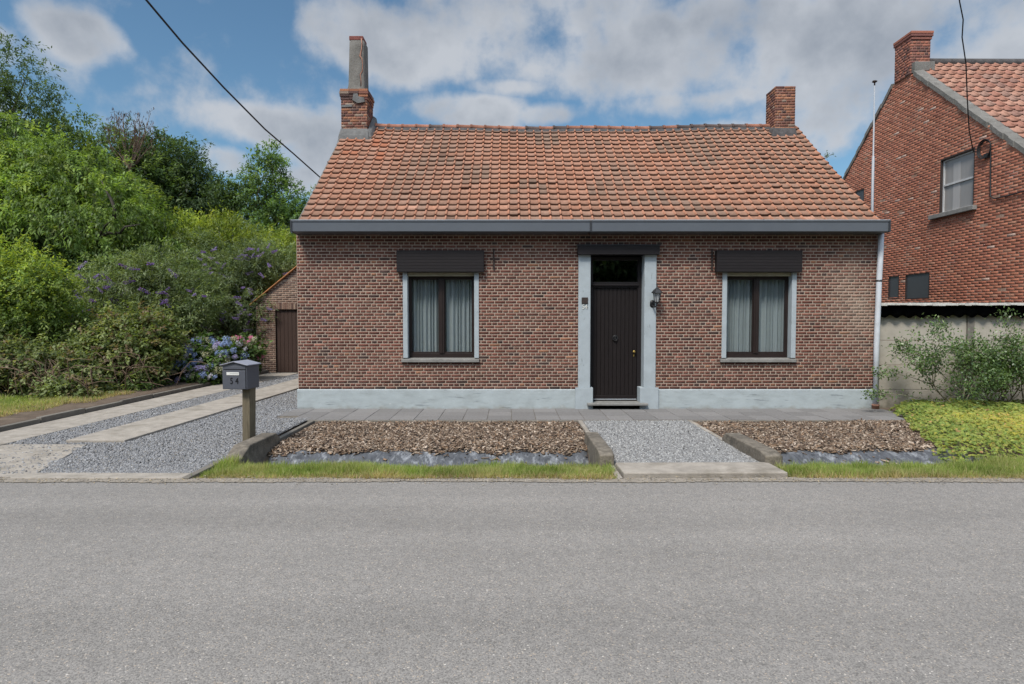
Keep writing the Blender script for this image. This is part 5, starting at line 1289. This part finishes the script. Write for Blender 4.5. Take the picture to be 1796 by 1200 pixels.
# bare twiggy top
bt = thing('bare_tree',(-17.6,26.5,0),'bare brown treetop with hanging seed pods above the green crowns','tree')
g = np.random.default_rng(331); mb = MB(); LP, LA = [], []; b0 = Vector(LB(235,300,26.5,1)[:3]); mb.tube([(-17.6,26.5,0),(-17.2,26.5,4),b0],[.14,.10,.05],6)
for k in range(26):
    t = Vector(LB(g.uniform(185,282),g.uniform(198,262),26.5+g.normal(0,.6),1)[:3]); m_ = b0.lerp(t,.5)+Vector(g.normal(0,.15,3)); mb.tube([b0,m_,t],[.03,.018,.006],4,cap=False)
    for _ in range(6): q = m_.lerp(t,g.uniform(.3,1))+Vector(g.normal(0,.14,3)); e = q+Vector((g.normal(0,.12),g.normal(0,.1),g.uniform(-.05,.3))); mb.tube([q,e],[.008,.004],3,cap=False); LP.append(e); LA.append((g.normal(0,.2),g.normal(0,.2),-1))
mb.build('trunk','twig',bt); P = np.array([tuple(p) for p in LP]); P = np.repeat(P,3,0)+g.normal(0,.06,(len(P)*3,3)); A = np.repeat(np.array(LA),3,0)
V, Q = leaves(P, A, rdir(g,len(P)), .17*g.uniform(.6,1.2,len(P)), .035, .2); np_obj('seed_pods',V,Q,'leaf',bt,col=pick([(.11,.06,.045),(.07,.045,.035)],[1,1],len(P),g,.2))  # hanging seed pods, drawn as narrow brown leaf quads

# back hedge so the garden closes towards the horizon
tree('hedge','dark overgrown hedge at the very back of the left garden','hedge',(-19,33,0),(-19,33,1.5),[(-30,32,1.5,4,2,3.5),(-25,33,2,4,2,3.4),(-20,33,2,4,2,3.4),(-15.5,33,2,3.5,2,3.2),(-11.5,33,2,3.2,2,3.2),(-7.5,33,2,3,2,3.0)],2400,16,.26,.11,GREEN_D,[3,3,2,2],341,r0=.1,ntar=20,droop=.2,twig=.7,holes=4,holer=.15)
YG = [(.20,.26,.045),(.25,.31,.06),(.15,.21,.04),(.30,.34,.08)]
tree('bush','bright yellow green rounded bush in front of the dark trees','bush',(-11.7,22,0),(-11.7,22,1.2),[LB(375,425,20.5,1.0,1.0,.75),LB(325,420,20.5,.85,.9,.6),LB(420,440,20.5,.5,.5,.5),LB(300,460,21.5,1.1,1,.8),LB(260,450,21.5,.9,.9,.7),LB(350,480,21.5,1.3,1,.9),LB(400,455,22,.6,.7,.6)],1500,16,.13,.045,YG,[3,3,3,1],351,r0=.07,ntar=26,droop=-.3,twig=.45,holes=8,holer=.2,inner=.1)
tree('bush','bright green bush showing just beside the cottage gutter','bush',(-7.9,23,0),(-7.9,23,1.6),[LB(500,460,23,.95,1,.75),LB(520,445,23,.8,.8,.6),LB(480,430,23.5,.5,.5,.55),LB(495,490,22.8,1.2,1,.9)],800,16,.14,.05,YG,[3,3,3,1],352,r0=.07,ntar=20,droop=-.2,twig=.4,holes=5,holer=.2)
# elder at the left edge, tips turned yellow
def yellow_tips(lc, LP, g):
    k = ((g.random(len(LP)) < np.clip((LP[:,2]-1.5)*.32,0,.6)))[:,None]; return np.where(k, lc*.45+np.array((.26,.30,.045)), lc)
tree('bush','tall bush with yellowing leaf tips at the left edge of the view','bush',(-11.4,13.6,0),(-11.3,13.6,1.1),[LB(20,480,13.5,.85,.8,.75),LB(60,500,13.3,.7,.7,.6),LB(-30,520,13.3,1.0,.9,.9),LB(40,560,13.4,1.0,.8,.65),LB(85,490,13.6,.35,.35,.35),LB(95,545,13.5,.5,.5,.5),LB(20,600,13.3,1.1,.8,.6)],
     2100,16,.085,.036,GREEN_L,[3,3,3,1],361,r0=.06,ntar=36,droop=.1,twig=.35,holes=12,holer=.2,topc=yellow_tips)
tree('bush','mid green leafy bush behind the left purple flowering bush','bush',(-13.2,17.6,0),(-13.2,17.6,1.2),[LB(110,470,17.3,1.3,1,.9),LB(200,455,17.5,1.0,1,.7),LB(60,450,17.5,1.0,1,.8),LB(280,470,18,.9,.9,.7),LB(150,520,17,1.5,1,.9)],1700,16,.13,.06,GREEN_M,[3,2,3,2],365,r0=.07,ntar=26,droop=.35,twig=.4,holes=10,holer=.2)

# -- butterfly bushes: foliage plus spikes of purple flowers, each spike a part
def spike_mesh(name, ln, rad, pal, seed, parent=None):
    g = np.random.default_rng(seed); n_ = 110; t = g.random(n_); a = g.uniform(0,6.283,n_); r = rad*(1-t**1.6*.85)
    P = np.stack([t*ln, r*np.cos(a)*.4, r*np.sin(a)*.4-.12*ln*t*t],1); A = np.stack([np.full(n_,.35),np.cos(a),np.sin(a)],1)
    V, Q = leaves(P, A, rdir(g,n_), .022, .020, .3); return np_mesh(name, V, Q, pick(pal,[3,2,2],n_,g,.15))
PUR = [(.24,.14,.46),(.32,.21,.55),(.18,.10,.36)]
LIL = [(.32,.24,.56),(.42,.33,.64),(.24,.17,.44)]
spk = {k: [spike_mesh('flower_spike', l_, .05, p_, 400+i*7+j) for j, l_ in enumerate((.24,.19,.15))] for i,(k,p_) in enumerate((('p',PUR),('l',LIL)))}
for ms_ in spk.values():
    for m_ in ms_: m_.materials.append(M['petal'])
def buddleia(label, base, lobes, ns, seed, pal, nfl, kinds, flz=None, fscale=1.0):
    t, P = tree('butterfly_bush', label, 'bush', base, (base[0],base[1],.8), lobes, ns, 16, .12, .026, pal, [3,3,2,1.5], seed, r0=.05, ntar=40, group='butterfly bushes in the left garden', droop=.15, twig=.4, holes=8, holer=.2, inner=.15)
    g = np.random.default_rng(seed+5); lo = np.array(lobes); k = 0; b = np.array(base)
    cand = P[P[:,1] < (lo[:,1].mean())]                       # sprays on the open side
    if flz: cand = cand[(cand[:,2] > flz[0]) & (cand[:,2] < flz[1])]
    sel = cand[g.choice(len(cand), min(nfl,len(cand)), replace=False)]
    for q in sel:
        me = spk[kinds[g.integers(len(kinds))]][g.integers(3)]
        o = bpy.data.objects.new('flower_spike', me); C.objects.link(o); o.parent = t
        o.location = q - b + np.array((g.normal(0,.1), -.38, g.normal(.08,.1)))
        o.rotation_euler = (g.uniform(0,6), g.uniform(-.9,.5), g.uniform(-.5,.5)+(math.pi if g.random()<.4 else 0)); s = g.uniform(.8,1.25)*fscale; o.scale = (s,s,s)
SG = [(.16,.215,.10),(.125,.175,.075),(.20,.25,.13),(.09,.13,.055)]
buddleia('spreading butterfly bush with deep purple flower spikes above the brambles',(-10.9,16.3,0),[LB(230,500,16.2,1.2,.9,.75),LB(290,480,16.3,.9,.8,.6),LB(170,540,16,1.1,.9,.7),LB(330,530,16.3,.9,.8,.7),LB(260,560,15.8,1.4,.8,.6),LB(110,570,15.6,.9,.8,.45)],2500,371,SG,64,'ppl')
buddleia('large butterfly bush with lilac flowers against the brick shed',(-8.3,18.9,0),[LB(400,490,18.9,1.2,.9,.8),LB(450,470,19.1,.95,.8,.7),LB(480,460,19.3,.8,.7,.6),LB(370,520,18.8,1.0,.8,.8),LB(420,550,18.6,1.05,.7,.7),LB(400,590,18.9,1.0,.6,.7),LB(350,450,19.4,.8,.8,.7)],3000,372,[(.12,.17,.085),(.15,.20,.10),(.08,.12,.055),(.18,.23,.12)],88,'lllp')
buddleia('high pale butterfly bush with faded pink spikes behind the other bushes',(-10.2,21.5,0),[LB(410,425,21.3,.75,.7,.75),LB(440,450,21.3,.8,.7,.7),LB(390,460,21.2,.8,.7,.7)],900,373,SG,22,'l')

# -- brambles: leafy mass over brown dead canes
def bramble(label, base, lobes, ns, seed, canes, pal):
    t, P = tree('bramble', label, 'bush', base, (base[0],base[1],.5), lobes, ns, 15, .085, .055, pal, [3,3,2,1.5,1.2], seed, r0=.04, ntar=20, group='brambles left of the drive', droop=.35, twig=.4, holes=16, holer=.22, zmin=.05, inner=.2)
    g = np.random.default_rng(seed+1); mb = MB(); lo = np.array(lobes)
    for _ in range(canes):
        k = g.integers(len(lo)); c = Vector(lo[k,:3]); s = Vector(lo[k,3:6]); a = Vector((c.x+g.normal(0,1)*s.x*.6, c.y-s.y*g.uniform(.3,.85), .05)); e = Vector((a.x+g.normal(0,.6), a.y-g.uniform(0,.35), g.uniform(.15,.9))); m_ = a.lerp(e,.5)+Vector((g.normal(0,.15),-.1,g.uniform(.1,.5)))
        mb.tube([a, a.lerp(m_,.5)+Vector((0,-.03,.08)), m_, m_.lerp(e,.5)+Vector((0,-.03,.04)), e],[.010,.009,.008,.006,.004],4,cap=False)
    mb.build('cane','twig',t)
BR = [(.15,.20,.07),(.20,.25,.09),(.105,.15,.05),(.26,.28,.13),(.18,.14,.085)]
bramble('big rounded bramble thicket with tangled dead canes right beside the drive',(-8.9,13.9,0),[LB(215,615,13.8,.85,.75,.5),LB(180,600,13.9,.9,.75,.5),LB(250,600,14.2,.55,.6,.45),LB(140,640,13.4,.9,.7,.45),LB(215,575,14.3,.8,.7,.38),LB(275,585,14.5,.35,.4,.35),LB(160,668,13.2,.8,.4,.22),LB(240,645,13.6,.35,.4,.25)],3800,381,150,BR)
bramble('low bramble mound with pale green leaves at the left edge',(-10.7,12.6,0),[LB(40,640,12.6,.8,.6,.42),LB(100,650,12.7,.8,.6,.42),LB(-20,630,12.5,.9,.7,.5),LB(120,680,12.4,.6,.45,.28)],2200,382,120,[(.17,.215,.09),(.125,.17,.065),(.21,.25,.11),(.09,.12,.05),(.20,.17,.10)])
# small leafy weeds at the foot of the brambles
g = np.random.default_rng(391); n_ = 2600; x = g.uniform(-11.5,-7.9,n_); y = 12.2+g.random(n_)*1.0+(x+11.5)*.22; P = np.stack([x,y,hgt(x,y)+g.uniform(0,.16,n_)],1)
V, Q = leaves(P, rdir(g,n_)+np.array((0,-.2,.4)), rdir(g,n_)+np.array((0,-.3,.8)), .08*g.uniform(.5,1.2,n_), .05, .2)
o = np_obj('weeds', V, Q, 'leaf', col=pick([(.10,.16,.045),(.07,.12,.035)],[1,1],n_,g,.2)); tag(o,'low green weeds along the foot of the brambles','weeds',kind='stuff')

# -- hydrangeas: foliage with each flower head a part
def head_mesh(pal, seed, r=.085):
    g = np.random.default_rng(seed); n_ = 150; d = rdir(g,n_); d[:,2] = np.abs(d[:,2])*.9-.25*(g.random(n_)<.4); P = d*r*np.array((1,1,.8))
    V, Q = leaves(P, rdir(g,n_)-d*(0), d+rdir(g,n_)*.25, .030, .028, .0)
    me = np_mesh('flower_head', V, Q, pick(pal,[3,2,2],n_,g,.10)*.78); me.materials.append(M['petal']); return me
HP = {'blue':[(.32,.42,.74),(.38,.46,.72),(.25,.33,.60)],'lilac':[(.42,.38,.66),(.50,.45,.70),(.36,.32,.58)],'cream':[(.52,.52,.38),(.60,.58,.46),(.42,.44,.30)],'pale':[(.50,.50,.62),(.56,.55,.66),(.44,.44,.56)],'pink':[(.80,.30,.50),(.88,.40,.58),(.68,.24,.42)],'mauve':[(.52,.32,.50),(.58,.40,.55),(.44,.28,.44)]}
HM = {k: head_mesh(v, 500+i) for i,(k,v) in enumerate(HP.items())}
def hydrangea(label, base, lobes, ns, seed, heads, kinds):
    t, P = tree('hydrangea', label, 'bush', base, (base[0],base[1],.3), lobes, ns, 12, .13, .085, [(.06,.11,.03),(.085,.145,.04),(.045,.08,.025)], [3,2,2], seed, r0=.03, ntar=14, group='hydrangeas beside the shed', droop=.2, twig=.22, holes=2, holer=.2, zmin=.08, inner=.2)
    g = np.random.default_rng(seed+3); b = np.array(base); lo = np.array(lobes); placed = []
    tries = 0
    while len(placed) < heads and tries < 6000:
        tries += 1; k = g.integers(len(lo)); d = rdir(g,1)[0]; d[1] = -abs(d[1]); 
        if d[2] < -.55: continue
        q = lo[k,:3]+d*lo[k,3:6]*g.uniform(1.1,1.22)
        if q[2] < .12 or any(np.linalg.norm(q-p) < .125 for p in placed): continue
        inside_other = any(np.linalg.norm((q-lo[j,:3])/lo[j,3:6]) < .85 for j in range(len(lo)) if j != k)
        if inside_other: continue
        placed.append(q); o = bpy.data.objects.new('flower_head', HM[kinds[g.integers(len(kinds))]]); C.objects.link(o); o.parent = t; o.location = q-b
        o.rotation_euler = (R(50)+g.normal(0,.3), g.normal(0,.3), g.uniform(-.8,.8)); s = g.uniform(.75,1.2); o.scale = (s,s,s)
hydrangea('wide hydrangea covered in blue and lilac flower heads left of the shed',(-8.0,15.4,0),[LB(328,634,15.2,.42,.4,.32),LB(372,636,15.4,.5,.4,.36),LB(408,622,15.6,.42,.4,.36),LB(318,656,14.8,.3,.3,.24),LB(350,662,14.8,.3,.3,.2),LB(362,612,15.7,.4,.35,.24),LB(395,648,15.3,.45,.35,.22)],420,501,96,['blue','blue','lilac','pale','pale','cream','blue'])
hydrangea('smaller hydrangea with pink flower heads against the shed wall',(-7.2,16.6,0),[LB(441,618,16.2,.22,.3,.36),LB(420,616,16.2,.24,.3,.34)],130,502,22,['pink','pink','mauve','cream'])
# tiny weed rooted at the right edge of the cottage roof
g = np.random.default_rng(5); mb = MB(); LP = []
for k in range(5):
    e = Vector((6.55+g.uniform(0,.14),12.6+g.normal(0,.05),5.02+g.uniform(.0,.10))); mb.tube([(6.53,12.6,4.90),(6.54,12.6,4.98),e],[.004,.003,.002],4); LP += [tuple(e+Vector(g.normal(0,.03,3))) for _ in range(6)]
t = thing('roof_weed',(6.58,12.6,4.90),'tiny green weed sprouting from the right verge of the cottage roof','plant'); mb.build('stem','twig',t)
P = np.array(LP); V, Q = leaves(P, rdir(g,len(P)), rdir(g,len(P)), .05, .02, .2); np_obj('foliage',V,Q,'leaf',t,col=pick(GREEN_M,[1,1,1,1],len(P),g,.1))

# -- woodland across the road, behind the viewer: what the window glass mirrors
g = np.random.default_rng(601)
V, Q, lc, P = crown_leaves(g,[(x_,-11+g.normal(0,1),3.5+g.uniform(-1,2.5),3.2,2,3.6) for x_ in np.arange(-24,26,4)]+[(x_,-12,1,3.2,2,2.5) for x_ in np.arange(-24,26,4)]+[(x_,-13,5,3.2,1.5,3) for x_ in np.arange(-24,26,3)]+[(x_,-14,8.5,3,1.5,2.5) for x_ in np.arange(-24,26,3)],13000,12,.5,.26,GREEN_M,[1,1,1,1],droop=.2,twig=.9,holes=10,holer=.2,zmin=.0)
o = np_obj('woodland',V,Q,'leaf',col=lc); tag(o,'belt of green trees across the road from the cottage','woodland',kind='stuff')
